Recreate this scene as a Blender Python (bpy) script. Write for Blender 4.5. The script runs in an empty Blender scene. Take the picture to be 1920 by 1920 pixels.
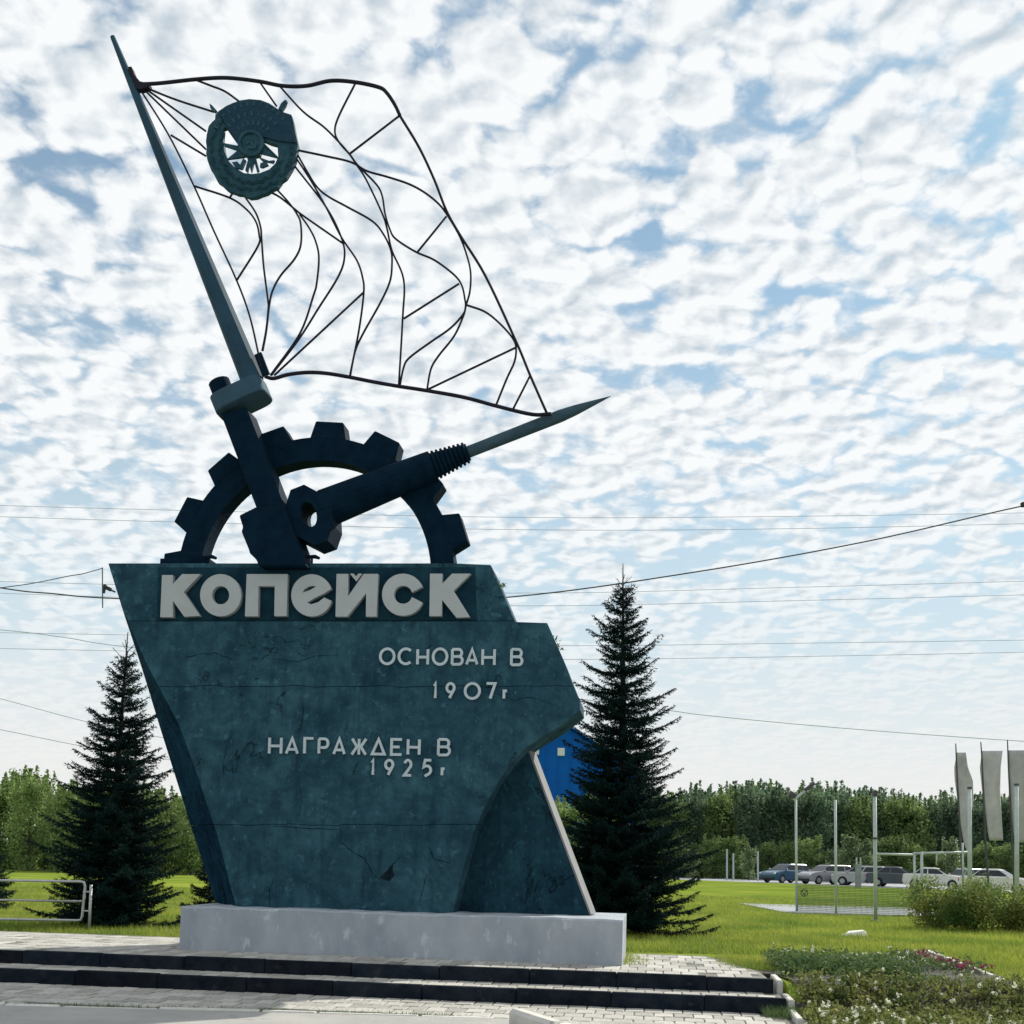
import bpy, bmesh, math, random
import numpy as np
from mathutils import Vector, Matrix

scene = bpy.context.scene
COL = scene.collection
R = math.radians

# ------------------------------------------------------------------ camera
FPX, PCX, PCY = 2200.0, 960.0, 1514.0          # focal length and principal point, in pixels of a 1920 frame
PITCH, ROLL = R(2.5), R(1.5)
EYE = Vector((0.0, 0.0, 1.25))
cam_d = bpy.data.cameras.new("camera")
cam = bpy.data.objects.new("camera", cam_d)
COL.objects.link(cam)
cam_d.sensor_width = 36.0
cam_d.lens = 36.0 * FPX / 1920.0
cam_d.shift_y = (PCY - 960.0) / 1920.0
cam_d.clip_start = 0.1
cam_d.clip_end = 6000.0
cam.location = EYE
cam.rotation_euler = (Matrix.Rotation(PITCH + math.pi / 2, 3, 'X') @ Matrix.Rotation(ROLL, 3, 'Z')).to_euler()
scene.camera = cam

# ------------------------------------------------------------------ sun, sky, exposure
SUN_AZ, SUN_EL = R(42.0), R(36.0)               # azimuth measured from +Y towards +X
TO_SUN = Vector((math.sin(SUN_AZ) * math.cos(SUN_EL), math.cos(SUN_AZ) * math.cos(SUN_EL), math.sin(SUN_EL)))
sun_d = bpy.data.lights.new("sun", 'SUN')
sun_d.energy = 5.0
sun_d.angle = R(0.6)
sun_d.color = (1.0, 0.94, 0.83)
sun = bpy.data.objects.new("sun", sun_d)
COL.objects.link(sun)
sun.rotation_euler = TO_SUN.to_track_quat('Z', 'Y').to_euler()
sun.location = (20, 30, 40)

world = bpy.data.worlds.new("World")
scene.world = world
world.use_nodes = True


def build_world():
    nt = world.node_tree
    nt.nodes.clear()
    N, L = nt.nodes, nt.links

    def node(t, **kw):
        n = N.new(t)
        for k, v in kw.items():
            setattr(n, k, v)
        return n

    def math_(op, a, b=None, clamp=False):
        n = node('ShaderNodeMath', operation=op)
        n.use_clamp = clamp
        for i, v in enumerate((a, b)):
            if v is None:
                continue
            if isinstance(v, (int, float)):
                n.inputs[i].default_value = v
            else:
                L.new(v, n.inputs[i])
        return n.outputs[0]

    def smooth(v, a, b, lo=0.0, hi=1.0):
        n = node('ShaderNodeMapRange', interpolation_type='SMOOTHSTEP')
        L.new(v, n.inputs[0])
        n.inputs[1].default_value, n.inputs[2].default_value = a, b
        n.inputs[3].default_value, n.inputs[4].default_value = lo, hi
        return n.outputs[0]

    def noise(vec, scale, detail, rough, lac=2.0, dist=0.0):
        n = node('ShaderNodeTexNoise', noise_dimensions='2D')
        n.inputs['Scale'].default_value = scale
        n.inputs['Detail'].default_value = detail
        n.inputs['Roughness'].default_value = rough
        n.inputs['Lacunarity'].default_value = lac
        n.inputs['Distortion'].default_value = dist
        L.new(vec, n.inputs['Vector'])
        return n.outputs[0]

    def mixc(fac, a, b):
        n = node('ShaderNodeMix', data_type='RGBA')
        if isinstance(fac, (int, float)):
            n.inputs[0].default_value = fac
        else:
            L.new(fac, n.inputs[0])
        for i, v in ((6, a), (7, b)):
            if isinstance(v, tuple):
                n.inputs[i].default_value = (*v, 1)
            else:
                L.new(v, n.inputs[i])
        return n.outputs[2]

    sky = node('ShaderNodeTexSky', sky_type='NISHITA')
    sky.sun_disc = False
    sky.sun_elevation = SUN_EL
    sky.sun_rotation = SUN_AZ
    sky.air_density = 1.0
    sky.dust_density = 0.6
    sky.ozone_density = 2.0
    tc = node('ShaderNodeTexCoord')
    sep = node('ShaderNodeSeparateXYZ')
    L.new(tc.outputs['Generated'], sep.inputs[0])
    z = math_('MAXIMUM', sep.outputs[2], 0.0)
    zz = math_('ADD', z, 0.19)
    px = math_('DIVIDE', sep.outputs[0], zz)
    py = math_('DIVIDE', sep.outputs[1], zz)
    comb = node('ShaderNodeCombineXYZ')
    L.new(px, comb.inputs[0])
    L.new(py, comb.inputs[1])
    comb.inputs[2].default_value = 3.7
    p = comb.outputs[0]
    off = node('ShaderNodeVectorMath', operation='ADD')
    L.new(p, off.inputs[0])
    off.inputs[1].default_value = (0.012, 0.014, 0.0)
    p2 = off.outputs[0]
    def warped(v):
        n = node('ShaderNodeTexNoise', noise_dimensions='2D')
        n.inputs['Scale'].default_value = 12.0
        n.inputs['Detail'].default_value = 4
        L.new(v, n.inputs['Vector'])
        s = node('ShaderNodeVectorMath', operation='MULTIPLY_ADD')
        L.new(n.outputs['Color'], s.inputs[0])
        s.inputs[1].default_value = (0.085, 0.085, 0.0)
        L.new(v, s.inputs[2])
        return s.outputs[0]

    def cells(v, scale):
        n = node('ShaderNodeTexVoronoi', feature='F1', voronoi_dimensions='2D')
        n.inputs['Scale'].default_value = scale
        n.inputs['Randomness'].default_value = 1.0
        L.new(v, n.inputs['Vector'])
        return math_('SUBTRACT', 0.86, math_('MULTIPLY', n.outputs['Distance'], 0.85))

    wp, wp2 = warped(p), warped(p2)
    big = noise(p, 1.6, 3, 0.5)
    puff = cells(wp, 11.0)
    nz = noise(p, 18.0, 5, 0.52, 2.1, 0.25)
    nz2 = noise(p2, 18.0, 5, 0.52, 2.1, 0.25)
    cl1 = cells(wp, 20.0)
    cl2 = cells(wp2, 20.0)
    lump = math_('ADD', math_('MULTIPLY', nz, 0.5), math_('MULTIPLY', cl1, 0.5))
    lump2 = math_('ADD', math_('MULTIPLY', nz2, 0.5), math_('MULTIPLY', cl2, 0.5))
    fine = noise(p, 42.0, 5, 0.6, 2.0, 0.2)
    # cover: mostly cloud with soft ragged gaps
    dens = math_('ADD', math_('MULTIPLY', lump, 0.55), math_('MULTIPLY', puff, 0.45))
    dens = math_('ADD', dens, math_('MULTIPLY', math_('SUBTRACT', big, 0.5), 0.30))
    dens = math_('ADD', dens, math_('MULTIPLY', math_('SUBTRACT', fine, 0.5), 0.10))
    dens = math_('SUBTRACT', dens, smooth(z, 0.38, 0.17, 0.0, 0.105))
    cover = smooth(dens, 0.255, 0.450)
    # light on the lumps: slope of the density towards the sun, plus thickness
    slope = math_('SUBTRACT', lump, lump2)
    lit = math_('ADD', math_('MULTIPLY', slope, 3.0), 0.80)
    lit = math_('ADD', lit, math_('MULTIPLY', math_('SUBTRACT', fine, 0.5), 0.35))
    thick = smooth(dens, 0.52, 0.72, 0.0, 0.30)
    lit = math_('SUBTRACT', lit, thick, True)
    cloud = mixc(lit, (4.9, 5.6, 6.2), (8.3, 8.5, 8.6))
    gap = node('ShaderNodeMix', data_type='RGBA', blend_type='MULTIPLY')
    gap.inputs[0].default_value = 1.0
    L.new(sky.outputs[0], gap.inputs[6])
    gap.inputs[7].default_value = (SKY_GAIN[0], SKY_GAIN[1], SKY_GAIN[2], 1)
    veil = mixc(smooth(z, 0.52, 0.16, 0.30, 0.82), gap.outputs[2], (5.5, 6.7, 7.4))
    col = mixc(cover, veil, cloud)
    # the low sky fades into a thin even veil, then pale warm haze over the horizon
    col = mixc(smooth(z, 0.34, 0.12, 0.0, 0.62), col, (6.1, 7.1, 7.6))
    hz = smooth(z, 0.22, 0.02, 0.0, 0.90)
    col = mixc(hz, col, (7.7, 7.6, 7.35))
    bg = node('ShaderNodeBackground')
    bg.inputs['Strength'].default_value = 0.1
    L.new(col, bg.inputs['Color'])
    out = node('ShaderNodeOutputWorld')
    L.new(bg.outputs[0], out.inputs['Surface'])


SKY_GAIN = (0.54, 0.84, 0.90)
build_world()
world.cycles.sampling_method = 'MANUAL'
world.cycles.sample_map_resolution = 512

scene.view_settings.view_transform = 'Standard'
scene.view_settings.look = 'None'
scene.view_settings.gamma = 1.0
scene.view_settings.use_curve_mapping = False
scene.view_settings.exposure = 0.2
scene.render.engine = 'CYCLES'
scene.cycles.max_bounces = 4
scene.cycles.diffuse_bounces = 3
scene.cycles.transparent_max_bounces = 8
scene.cycles.caustics_reflective = False
scene.cycles.caustics_refractive = False
try:
    scene.cycles.use_denoising = True
    scene.cycles.denoiser = 'OPENIMAGEDENOISE'
except Exception:
    pass

# ------------------------------------------------------------------ measuring helpers
_R0 = Vector((1, 0, 0))
_F = Vector((0, math.cos(PITCH), math.sin(PITCH)))
_U0 = Vector((0, -math.sin(PITCH), math.cos(PITCH)))
_RT = _R0 * math.cos(ROLL) + _U0 * math.sin(ROLL)
_UP = _U0 * math.cos(ROLL) - _R0 * math.sin(ROLL)


def ray(x, y):
    return _F + _RT * ((x - PCX) / FPX) + _UP * ((PCY - y) / FPX)


def on_z(x, y, z):
    """the point of the horizontal plane z seen at a place of the photograph"""
    d = ray(x, y)
    return EYE + d * ((z - EYE.z) / d.z)


def at_y(x, y, Y):
    """the point seen there at the distance Y"""
    d = ray(x, y)
    return EYE + d * (Y / d.y)


# the monument's own frame: u along its front, v away from the road, z up
PSI = R(7.0)
AX_U = Vector((math.cos(PSI), -math.sin(PSI), 0))
AX_V = Vector((math.sin(PSI), math.cos(PSI), 0))
ORG = on_z(752, 1795, 0.0)
ORG.z = 0


def PX(x, y, v):
    """(u, v, z) in the monument frame of the point seen there on the plane v = const"""
    d = ray(x, y)
    t = (v - (EYE - ORG).dot(AX_V)) / d.dot(AX_V)
    p = EYE + d * t - ORG
    return Vector((p.dot(AX_U), v, p.z))


def W(u, v, z):
    return ORG + AX_U * u + AX_V * v + Vector((0, 0, z))


def UVW(p):
    q = Vector(p) - ORG
    return Vector((q.dot(AX_U), q.dot(AX_V), p[2]))


# ------------------------------------------------------------------ building helpers
def link(o, parent=None):
    COL.objects.link(o)
    if parent is not None:
        o.parent = parent
    return o


def tag(o, label=None, cat=None, group=None, kind=None):
    if label:
        o['label'] = label
    if cat:
        o['category'] = cat
    if group:
        o['group'] = group
    if kind:
        o['kind'] = kind
    return o


def empty(name, loc=(0, 0, 0), rz=0.0, label=None, cat=None, group=None, kind=None):
    o = bpy.data.objects.new(name, None)
    o.location = loc
    o.rotation_euler = (0, 0, rz)
    o.empty_display_size = 0.2
    link(o)
    return tag(o, label, cat, group, kind)


def mon_empty(name, uvz, label, cat, group=None):
    """a thing that stands in the monument's frame"""
    o = empty(name, W(*uvz), -PSI, label, cat, group)
    o['_o'] = tuple(uvz)
    return o


def mesh_obj(name, verts, faces, mat, parent=None, smooth=False):
    me = bpy.data.meshes.new(name)
    me.from_pydata([tuple(v) for v in verts], [], faces)
    me.update()
    if smooth:
        me.polygons.foreach_set('use_smooth', [True] * len(me.polygons))
    if mat is not None:
        me.materials.append(mat)
    return link(bpy.data.objects.new(name, me), parent)


def np_mesh(name, V, F, mats, mat_idx=None, smooth=False):
    """V (n,3), F (m,k) arrays with one k"""
    V = np.asarray(V, dtype=np.float32)
    F = np.asarray(F, dtype=np.int32)
    me = bpy.data.meshes.new(name)
    m, k = F.shape
    me.vertices.add(len(V))
    me.vertices.foreach_set('co', V.ravel())
    me.loops.add(m * k)
    me.loops.foreach_set('vertex_index', F.ravel())
    me.polygons.add(m)
    me.polygons.foreach_set('loop_start', np.arange(0, m * k, k, dtype=np.int32))
    me.polygons.foreach_set('loop_total', np.full(m, k, dtype=np.int32))
    if smooth:
        me.polygons.foreach_set('use_smooth', np.ones(m, dtype=bool))
    for mt in mats:
        me.materials.append(mt)
    if mat_idx is not None:
        me.polygons.foreach_set('material_index', np.asarray(mat_idx, dtype=np.int32))
    me.update()
    me.validate()
    return me


class MB:
    """collects shapes that become one mesh"""

    def __init__(self, org=(0, 0, 0)):
        self.v, self.f, self.o = [], [], Vector(org)

    def add(self, verts, faces):
        b = len(self.v)
        self.v += [Vector(v) - self.o for v in verts]
        self.f += [tuple(i + b for i in f) for f in faces]
        return self

    def box(self, x0, x1, y0, y1, z0, z1):
        vs = [(x, y, z) for z in (z0, z1) for y in (y0, y1) for x in (x0, x1)]
        return self.add(vs, [(0, 2, 3, 1), (4, 5, 7, 6), (0, 1, 5, 4), (2, 6, 7, 3), (0, 4, 6, 2), (1, 3, 7, 5)])

    def tube(self, pts, rad, n=8, closed=False, cap=True):
        pts = [Vector(p) for p in pts]
        rads = rad if isinstance(rad, (list, tuple)) else [rad] * len(pts)
        vs, fs, m = [], [], len(pts)
        ref = None
        for i, p in enumerate(pts):
            a = pts[i - 1] if (i > 0 or closed) else p
            b = pts[(i + 1) % m] if (i < m - 1 or closed) else p
            t = (b - a)
            if t.length < 1e-9:
                t = Vector((0, 0, 1))
            t.normalize()
            if ref is None:
                ref = Vector((0, 0, 1)) if abs(t.z) < 0.9 else Vector((1, 0, 0))
            s = t.cross(ref)
            if s.length < 1e-6:
                s = t.cross(Vector((0, 1, 0)))
            s.normalize()
            w = s.cross(t)
            ref = w
            for k in range(n):
                an = 2 * math.pi * k / n
                vs.append(p + (s * math.cos(an) + w * math.sin(an)) * rads[i])
        for i in range(m if closed else m - 1):
            j = (i + 1) % m
            for k in range(n):
                l = (k + 1) % n
                fs.append((i * n + k, i * n + l, j * n + l, j * n + k))
        if cap and not closed:
            fs.append(tuple(range(n - 1, -1, -1)))
            fs.append(tuple((m - 1) * n + k for k in range(n)))
        return self.add(vs, fs)

    def bar(self, a, b, w, h, up=(0, 0, 1)):
        """a square-section bar between two points"""
        a, b = Vector(a), Vector(b)
        t = (b - a).normalized()
        s = t.cross(Vector(up))
        if s.length < 1e-6:
            s = t.cross(Vector((0, 1, 0)))
        s.normalize()
        q = s.cross(t)
        vs = []
        for p in (a, b):
            for i, j in ((-1, -1), (1, -1), (1, 1), (-1, 1)):
                vs.append(p + s * (i * w / 2) + q * (j * h / 2))
        return self.add(vs, [(3, 2, 1, 0), (4, 5, 6, 7), (0, 1, 5, 4), (1, 2, 6, 5), (2, 3, 7, 6), (3, 0, 4, 7)])

    def prism(self, front, back):
        """two matching loops joined by sides"""
        n = len(front)
        fs = [tuple(range(n)), tuple(range(2 * n - 1, n - 1, -1))]
        for i in range(n):
            j = (i + 1) % n
            fs.append((i, i + n, j + n, j))
        return self.add(list(front) + list(back), fs)

    def build(self, name, mat, parent=None, smooth=False, bevel=0.0, fix=False):
        o = mesh_obj(name, self.v, self.f, mat, parent, smooth)
        if fix or bevel:
            bm = bmesh.new()
            bm.from_mesh(o.data)
            if fix:
                bmesh.ops.recalc_face_normals(bm, faces=bm.faces)
            if bevel:
                es = [e for e in bm.edges if len(e.link_faces) == 2 and e.calc_face_angle(0) > 0.5]
                bmesh.ops.bevel(bm, geom=es, offset=bevel, segments=1, affect='EDGES', clamp_overlap=True)
            bm.to_mesh(o.data)
            bm.free()
        return o


def holed_plate(name, loops, v0, v1, mat, parent, org, smooth=False):
    """a plate with holes: loops of (u, z); the first is the outline"""
    bm = bmesh.new()
    o = Vector(org)
    ring = []
    edges = []
    for lp in loops:
        vs = [bm.verts.new(Vector((p[0], v0, p[1])) - o) for p in lp]
        for i in range(len(vs)):
            edges.append(bm.edges.new((vs[i], vs[(i + 1) % len(vs)])))
        ring.append(vs)
    bmesh.ops.triangle_fill(bm, use_beauty=True, use_dissolve=False, edges=edges)
    faces = list(bm.faces)
    mp = {}
    for vs in ring:
        for v in vs:
            mp[v] = bm.verts.new(v.co + Vector((0, v1 - v0, 0)))
    for f in faces:
        bm.faces.new([mp[v] for v in reversed(f.verts)])
    for vs in ring:
        n = len(vs)
        for i in range(n):
            a, b = vs[i], vs[(i + 1) % n]
            bm.faces.new((a, b, mp[b], mp[a]))
    bmesh.ops.recalc_face_normals(bm, faces=bm.faces)
    me = bpy.data.meshes.new(name)
    bm.to_mesh(me)
    bm.free()
    me.materials.append(mat)
    return link(bpy.data.objects.new(name, me), parent)


def spline(pts, n=6):
    """Catmull-Rom through the points"""
    P = [Vector(p) for p in pts]
    if len(P) < 3:
        return P
    Q = [P[0] * 2 - P[1]] + P + [P[-1] * 2 - P[-2]]
    out = []
    for i in range(1, len(Q) - 2):
        a, b, c, d = Q[i - 1:i + 3]
        for k in range(n):
            t = k / n
            out.append(0.5 * ((2 * b) + (c - a) * t + (2 * a - 5 * b + 4 * c - d) * t * t + (3 * b - a - 3 * c + d) * t ** 3))
    out.append(P[-1])
    return out


def copy_tree(o, parent=None):
    c = o.copy()
    link(c, parent)
    for ch in list(o.children):
        copy_tree(ch, c)
    return c


# ------------------------------------------------------------------ materials
MATS = {}


def mat(name, col, rough=0.7, var=0.0, scale=4.0, col2=None, bump=0.0, bscale=30.0, metal=0.0, trans=0.0,
        spec=0.5, detail=6.0, stretch=None, spots=None, coord='Object', coat=0.0, objrand=0.0):
    """procedural surface: base colour broken by noise, bump, optional leaf translucency and spots"""
    if name in MATS:
        return MATS[name]
    m = bpy.data.materials.new(name)
    m.use_nodes = True
    nt = m.node_tree
    N, L = nt.nodes, nt.links
    bs = N['Principled BSDF']
    bs.inputs['Roughness'].default_value = rough
    bs.inputs['Metallic'].default_value = metal
    bs.inputs['Specular IOR Level'].default_value = spec
    bs.inputs['Coat Weight'].default_value = coat
    tc = N.new('ShaderNodeTexCoord')
    vec = tc.outputs[coord]
    if stretch:
        mp = N.new('ShaderNodeMapping')
        mp.inputs['Scale'].default_value = stretch
        L.new(vec, mp.inputs[0])
        vec = mp.outputs[0]
    no = N.new('ShaderNodeTexNoise')
    no.inputs['Scale'].default_value = scale
    no.inputs['Detail'].default_value = detail
    no.inputs['Roughness'].default_value = 0.6
    L.new(vec, no.inputs['Vector'])
    c2 = col2 if col2 else tuple(min(1, c * (1 + var)) for c in col)
    c1 = col if col2 else tuple(c * (1 - var) for c in col)
    rp = N.new('ShaderNodeValToRGB')
    rp.color_ramp.elements[0].position = 0.32
    rp.color_ramp.elements[1].position = 0.68
    rp.color_ramp.elements[0].color = (*c1, 1)
    rp.color_ramp.elements[1].color = (*c2, 1)
    L.new(no.outputs[0], rp.inputs[0])
    out = rp.outputs[0]
    if spots:
        sc, thr, scol, amt = spots
        n2 = N.new('ShaderNodeTexNoise')
        n2.inputs['Scale'].default_value = sc
        n2.inputs['Detail'].default_value = 8
        n2.inputs['Roughness'].default_value = 0.65
        L.new(vec, n2.inputs['Vector'])
        mr = N.new('ShaderNodeMapRange')
        mr.inputs[1].default_value = thr
        mr.inputs[2].default_value = thr + 0.06
        mr.inputs[4].default_value = amt
        L.new(n2.outputs[0], mr.inputs[0])
        mx = N.new('ShaderNodeMix')
        mx.data_type = 'RGBA'
        L.new(mr.outputs[0], mx.inputs[0])
        L.new(out, mx.inputs[6])
        mx.inputs[7].default_value = (*scol, 1)
        out = mx.outputs[2]
    if objrand:
        oi = N.new('ShaderNodeObjectInfo')
        hs = N.new('ShaderNodeHueSaturation')
        mr = N.new('ShaderNodeMapRange')
        mr.inputs[3].default_value = 1 - objrand
        mr.inputs[4].default_value = 1 + objrand
        L.new(oi.outputs['Random'], mr.inputs[0])
        L.new(mr.outputs[0], hs.inputs['Value'])
        L.new(out, hs.inputs['Color'])
        out = hs.outputs[0]
    L.new(out, bs.inputs['Base Color'])
    if bump:
        nb = N.new('ShaderNodeTexNoise')
        nb.inputs['Scale'].default_value = bscale
        nb.inputs['Detail'].default_value = 8
        nb.inputs['Roughness'].default_value = 0.65
        L.new(vec, nb.inputs['Vector'])
        bp = N.new('ShaderNodeBump')
        bp.inputs['Strength'].default_value = bump
        bp.inputs['Distance'].default_value = 0.02
        L.new(nb.outputs[0], bp.inputs['Height'])
        L.new(bp.outputs[0], bs.inputs['Normal'])
    if trans:
        tr = N.new('ShaderNodeBsdfTranslucent')
        L.new(out, tr.inputs['Color'])
        ms = N.new('ShaderNodeMixShader')
        ms.inputs[0].default_value = trans
        L.new(bs.outputs[0], ms.inputs[1])
        L.new(tr.outputs[0], ms.inputs[2])
        L.new(ms.outputs[0], N['Material Output'].inputs['Surface'])
    MATS[name] = m
    return m


def concrete_face(name, lo, hi, stain, spec=0.12):
    """weathered painted concrete: blotches, vertical rain streaks, dark hairline cracks, light scuffs"""
    m = bpy.data.materials.new(name)
    m.use_nodes = True
    nt = m.node_tree
    N, L = nt.nodes, nt.links
    bs = N['Principled BSDF']
    bs.inputs['Roughness'].default_value = 0.9
    bs.inputs['Specular IOR Level'].default_value = spec
    tc = N.new('ShaderNodeTexCoord')

    def noise(scale, detail, rough, stretch=None, dist=0.0):
        v = tc.outputs['Object']
        if stretch:
            mp = N.new('ShaderNodeMapping')
            mp.inputs['Scale'].default_value = stretch
            L.new(v, mp.inputs[0])
            v = mp.outputs[0]
        n = N.new('ShaderNodeTexNoise')
        n.inputs['Scale'].default_value = scale
        n.inputs['Detail'].default_value = detail
        n.inputs['Roughness'].default_value = rough
        n.inputs['Distortion'].default_value = dist
        L.new(v, n.inputs['Vector'])
        return n.outputs[0]

    def mr(v, a, b, c=0.0, d=1.0):
        n = N.new('ShaderNodeMapRange')
        for i, x in enumerate((a, b, c, d)):
            n.inputs[i + 1].default_value = x
        L.new(v, n.inputs[0])
        return n.outputs[0]

    def mix(f, a, b):
        n = N.new('ShaderNodeMix')
        n.data_type = 'RGBA'
        L.new(f, n.inputs[0])
        for i, x in ((6, a), (7, b)):
            if isinstance(x, tuple):
                n.inputs[i].default_value = (*x, 1)
            else:
                L.new(x, n.inputs[i])
        return n.outputs[2]

    c = mix(mr(noise(1.6, 8, 0.68, None, 0.6), 0.33, 0.68), lo, hi)
    c = mix(mr(noise(2.6, 6, 0.6, (3.0, 3.0, 0.35)), 0.52, 0.72, 0, 0.55), c, stain)
    c = mix(mr(noise(4.5, 8, 0.72), 0.40, 0.56, 0.45, 0.0), c, stain)
    c = mix(mr(noise(7.0, 8, 0.7), 0.56, 0.70, 0, 0.55), c, tuple(min(1, x * 1.7 + 0.01) for x in hi))
    c = mix(mr(noise(24.0, 4, 0.6, (1, 1, 0.5)), 0.64, 0.72, 0, 0.45), c, tuple(min(1, x * 2.2 + 0.02) for x in hi))
    # cracks: thin contour of a warped noise
    cr = noise(0.75, 7, 0.62, (1, 1, 0.8), 0.9)
    ab = N.new('ShaderNodeMath')
    ab.operation = 'ABSOLUTE'
    sb = N.new('ShaderNodeMath')
    sb.operation = 'SUBTRACT'
    L.new(cr, sb.inputs[0])
    sb.inputs[1].default_value = 0.56
    L.new(sb.outputs[0], ab.inputs[0])
    gate = mr(noise(1.3, 2, 0.5), 0.48, 0.56, 0, 0.9)
    mu = N.new('ShaderNodeMath')
    mu.operation = 'MULTIPLY'
    L.new(mr(ab.outputs[0], 0.0, 0.008, 1.0, 0.0), mu.inputs[0])
    L.new(gate, mu.inputs[1])
    c = mix(mu.outputs[0], c, tuple(x * 0.25 for x in lo))
    L.new(c, bs.inputs['Base Color'])
    bp = N.new('ShaderNodeBump')
    bp.inputs['Strength'].default_value = 0.6
    bp.inputs['Distance'].default_value = 0.03
    ad = N.new('ShaderNodeMath')
    ad.operation = 'MULTIPLY_ADD'
    L.new(noise(5.0, 10, 0.72), ad.inputs[0])
    ad.inputs[1].default_value = 1.0
    L.new(mr(mu.outputs[0], 0, 1, 0, -0.6), ad.inputs[2])
    L.new(ad.outputs[0], bp.inputs['Height'])
    L.new(bp.outputs[0], bs.inputs['Normal'])
    MATS[name] = m
    return m


M_STELE = concrete_face('stele_concrete', (0.0095, 0.042, 0.066), (0.040, 0.112, 0.145), (0.005, 0.022, 0.037))
M_FINFACE = concrete_face('fin_shaded_concrete', (0.004, 0.024, 0.042), (0.018, 0.068, 0.094), (0.002, 0.012, 0.024))  # stele concrete toned down: the shade behind the slab is in the colour
M_FIN = concrete_face('shaded_concrete', (0.0010, 0.012, 0.030), (0.006, 0.040, 0.068), (0.0006, 0.007, 0.018), 0.02)  # darkest copy of the stele concrete, with the flank's shade in the colour
M_PLINTH = mat('plinth_whitewash', (0.27, 0.31, 0.355), 0.8, col2=(0.38, 0.415, 0.455), scale=1.6, bump=0.5, bscale=9,
               spots=(3.4, 0.575, (0.52, 0.55, 0.60), 0.65), spec=0.2, stretch=(1.6, 1.6, 0.8))
M_LETTER = mat('letter_paint', (0.34, 0.375, 0.385), 0.6, var=0.06, scale=3, bump=0.15, bscale=20)
M_LETTER2 = mat('small_letter_paint', (0.42, 0.50, 0.54), 0.6, var=0.10, scale=9, bump=0.15, bscale=40)
M_IRON = mat('dark_iron_paint', (0.001, 0.009, 0.021), 0.8, col2=(0.003, 0.017, 0.034), scale=5, bump=0.35, bscale=14, spec=0.05, spots=(4.0, 0.64, (0.011, 0.012, 0.014), 0.6))
M_ROD = mat('rod_paint', (0.010, 0.010, 0.020), 0.7, var=0.3, scale=6, spec=0.2)
M_POLE = mat('pole_paint', (0.016, 0.050, 0.080), 0.7, var=0.35, scale=0.9, bump=0.1, bscale=12, spec=0.15)
M_COLLAR = mat('collar_paint', (0.034, 0.076, 0.112), 0.75, var=0.15, scale=3, spec=0.1)
M_CHISEL = mat('chisel_steel', (0.040, 0.078, 0.105), 0.7, var=0.25, scale=5, spec=0.1)
M_EMBLEM = mat('emblem_metal', (0.010, 0.046, 0.075), 0.7, col2=(0.030, 0.090, 0.115), scale=8, bump=0.9, bscale=40, spec=0.15)
M_EMBFLAG = mat('emblem_enamel', (0.008, 0.038, 0.070), 0.7, col2=(0.018, 0.050, 0.080), scale=6, bump=0.9, bscale=30, spec=0.1)
M_RISER = mat('step_edge_stone', (0.075, 0.085, 0.105), 0.85, var=0.35, scale=5, bump=0.5, bscale=25, objrand=0.15)
M_BOARD = mat('letter_board', (0.003, 0.020, 0.036), 0.85, col2=(0.010, 0.044, 0.064), scale=4, bump=0.4, bscale=14, spec=0.1)
M_PAVER = mat('paver_concrete', (0.31, 0.305, 0.285), 0.85, col2=(0.45, 0.44, 0.40), scale=14, bump=0.6, bscale=60, objrand=0.24,
              spots=(2.2, 0.60, (0.16, 0.165, 0.15), 0.6))
M_JOINT = mat('joint_sand', (0.16, 0.16, 0.135), 0.95, var=0.4, scale=8, bump=0.6, bscale=50, spots=(3, 0.58, (0.06, 0.09, 0.03), 0.6))
M_ROAD = mat('road_asphalt', (0.30, 0.305, 0.295), 0.9, col2=(0.40, 0.395, 0.375), scale=1.6, bump=0.6, bscale=120,
             spots=(0.8, 0.62, (0.14, 0.14, 0.14), 0.6))
M_KERB = mat('kerb_concrete', (0.46, 0.45, 0.42), 0.85, col2=(0.58, 0.57, 0.53), scale=5, bump=0.5, bscale=35, objrand=0.12,
             spots=(3, 0.62, (0.16, 0.15, 0.13), 0.7))
M_LAWN = mat('lawn_soil_grass', (0.085, 0.150, 0.022), 0.95, col2=(0.225, 0.265, 0.045), spec=0.0, scale=0.30, bump=0.8, bscale=12, detail=10,
             spots=(1.7, 0.62, (0.20, 0.21, 0.04), 0.55))
M_GRASS = mat('grass_blades', (0.10, 0.185, 0.030), 0.6, col2=(0.37, 0.40, 0.070), spec=0.15, scale=0.55, trans=0.45, detail=9, spots=(0.9, 0.575, (0.27, 0.24, 0.07), 0.6))
M_SOIL = mat('bed_soil', (0.030, 0.028, 0.022), 0.95, var=0.4, scale=6, bump=0.8, bscale=30)
M_NEEDLE = mat('spruce_needles', (0.004, 0.016, 0.016), 0.8, col2=(0.010, 0.036, 0.032), scale=2.2, trans=0.08, spec=0.06)
M_BARK = mat('bark', (0.045, 0.038, 0.030), 0.9, var=0.3, scale=12, bump=0.6, bscale=40)
M_LEAF_A = mat('leaf_mid', (0.13, 0.215, 0.070), 0.6, spec=0.12, col2=(0.25, 0.33, 0.125), scale=0.7, trans=0.45, objrand=0.2)
M_LEAF_B = mat('leaf_dark', (0.070, 0.145, 0.095), 0.6, spec=0.12, col2=(0.20, 0.28, 0.16), scale=0.5, trans=0.42, objrand=0.2)
M_LEAF_C = mat('leaf_pale', (0.13, 0.19, 0.085), 0.6, col2=(0.19, 0.25, 0.12), scale=0.9, trans=0.40, objrand=0.15)
M_HEDGE = mat('hedge_leaf', (0.060, 0.150, 0.045), 0.55, col2=(0.25, 0.25, 0.07), scale=1.1, trans=0.4, spec=0.08)
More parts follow.
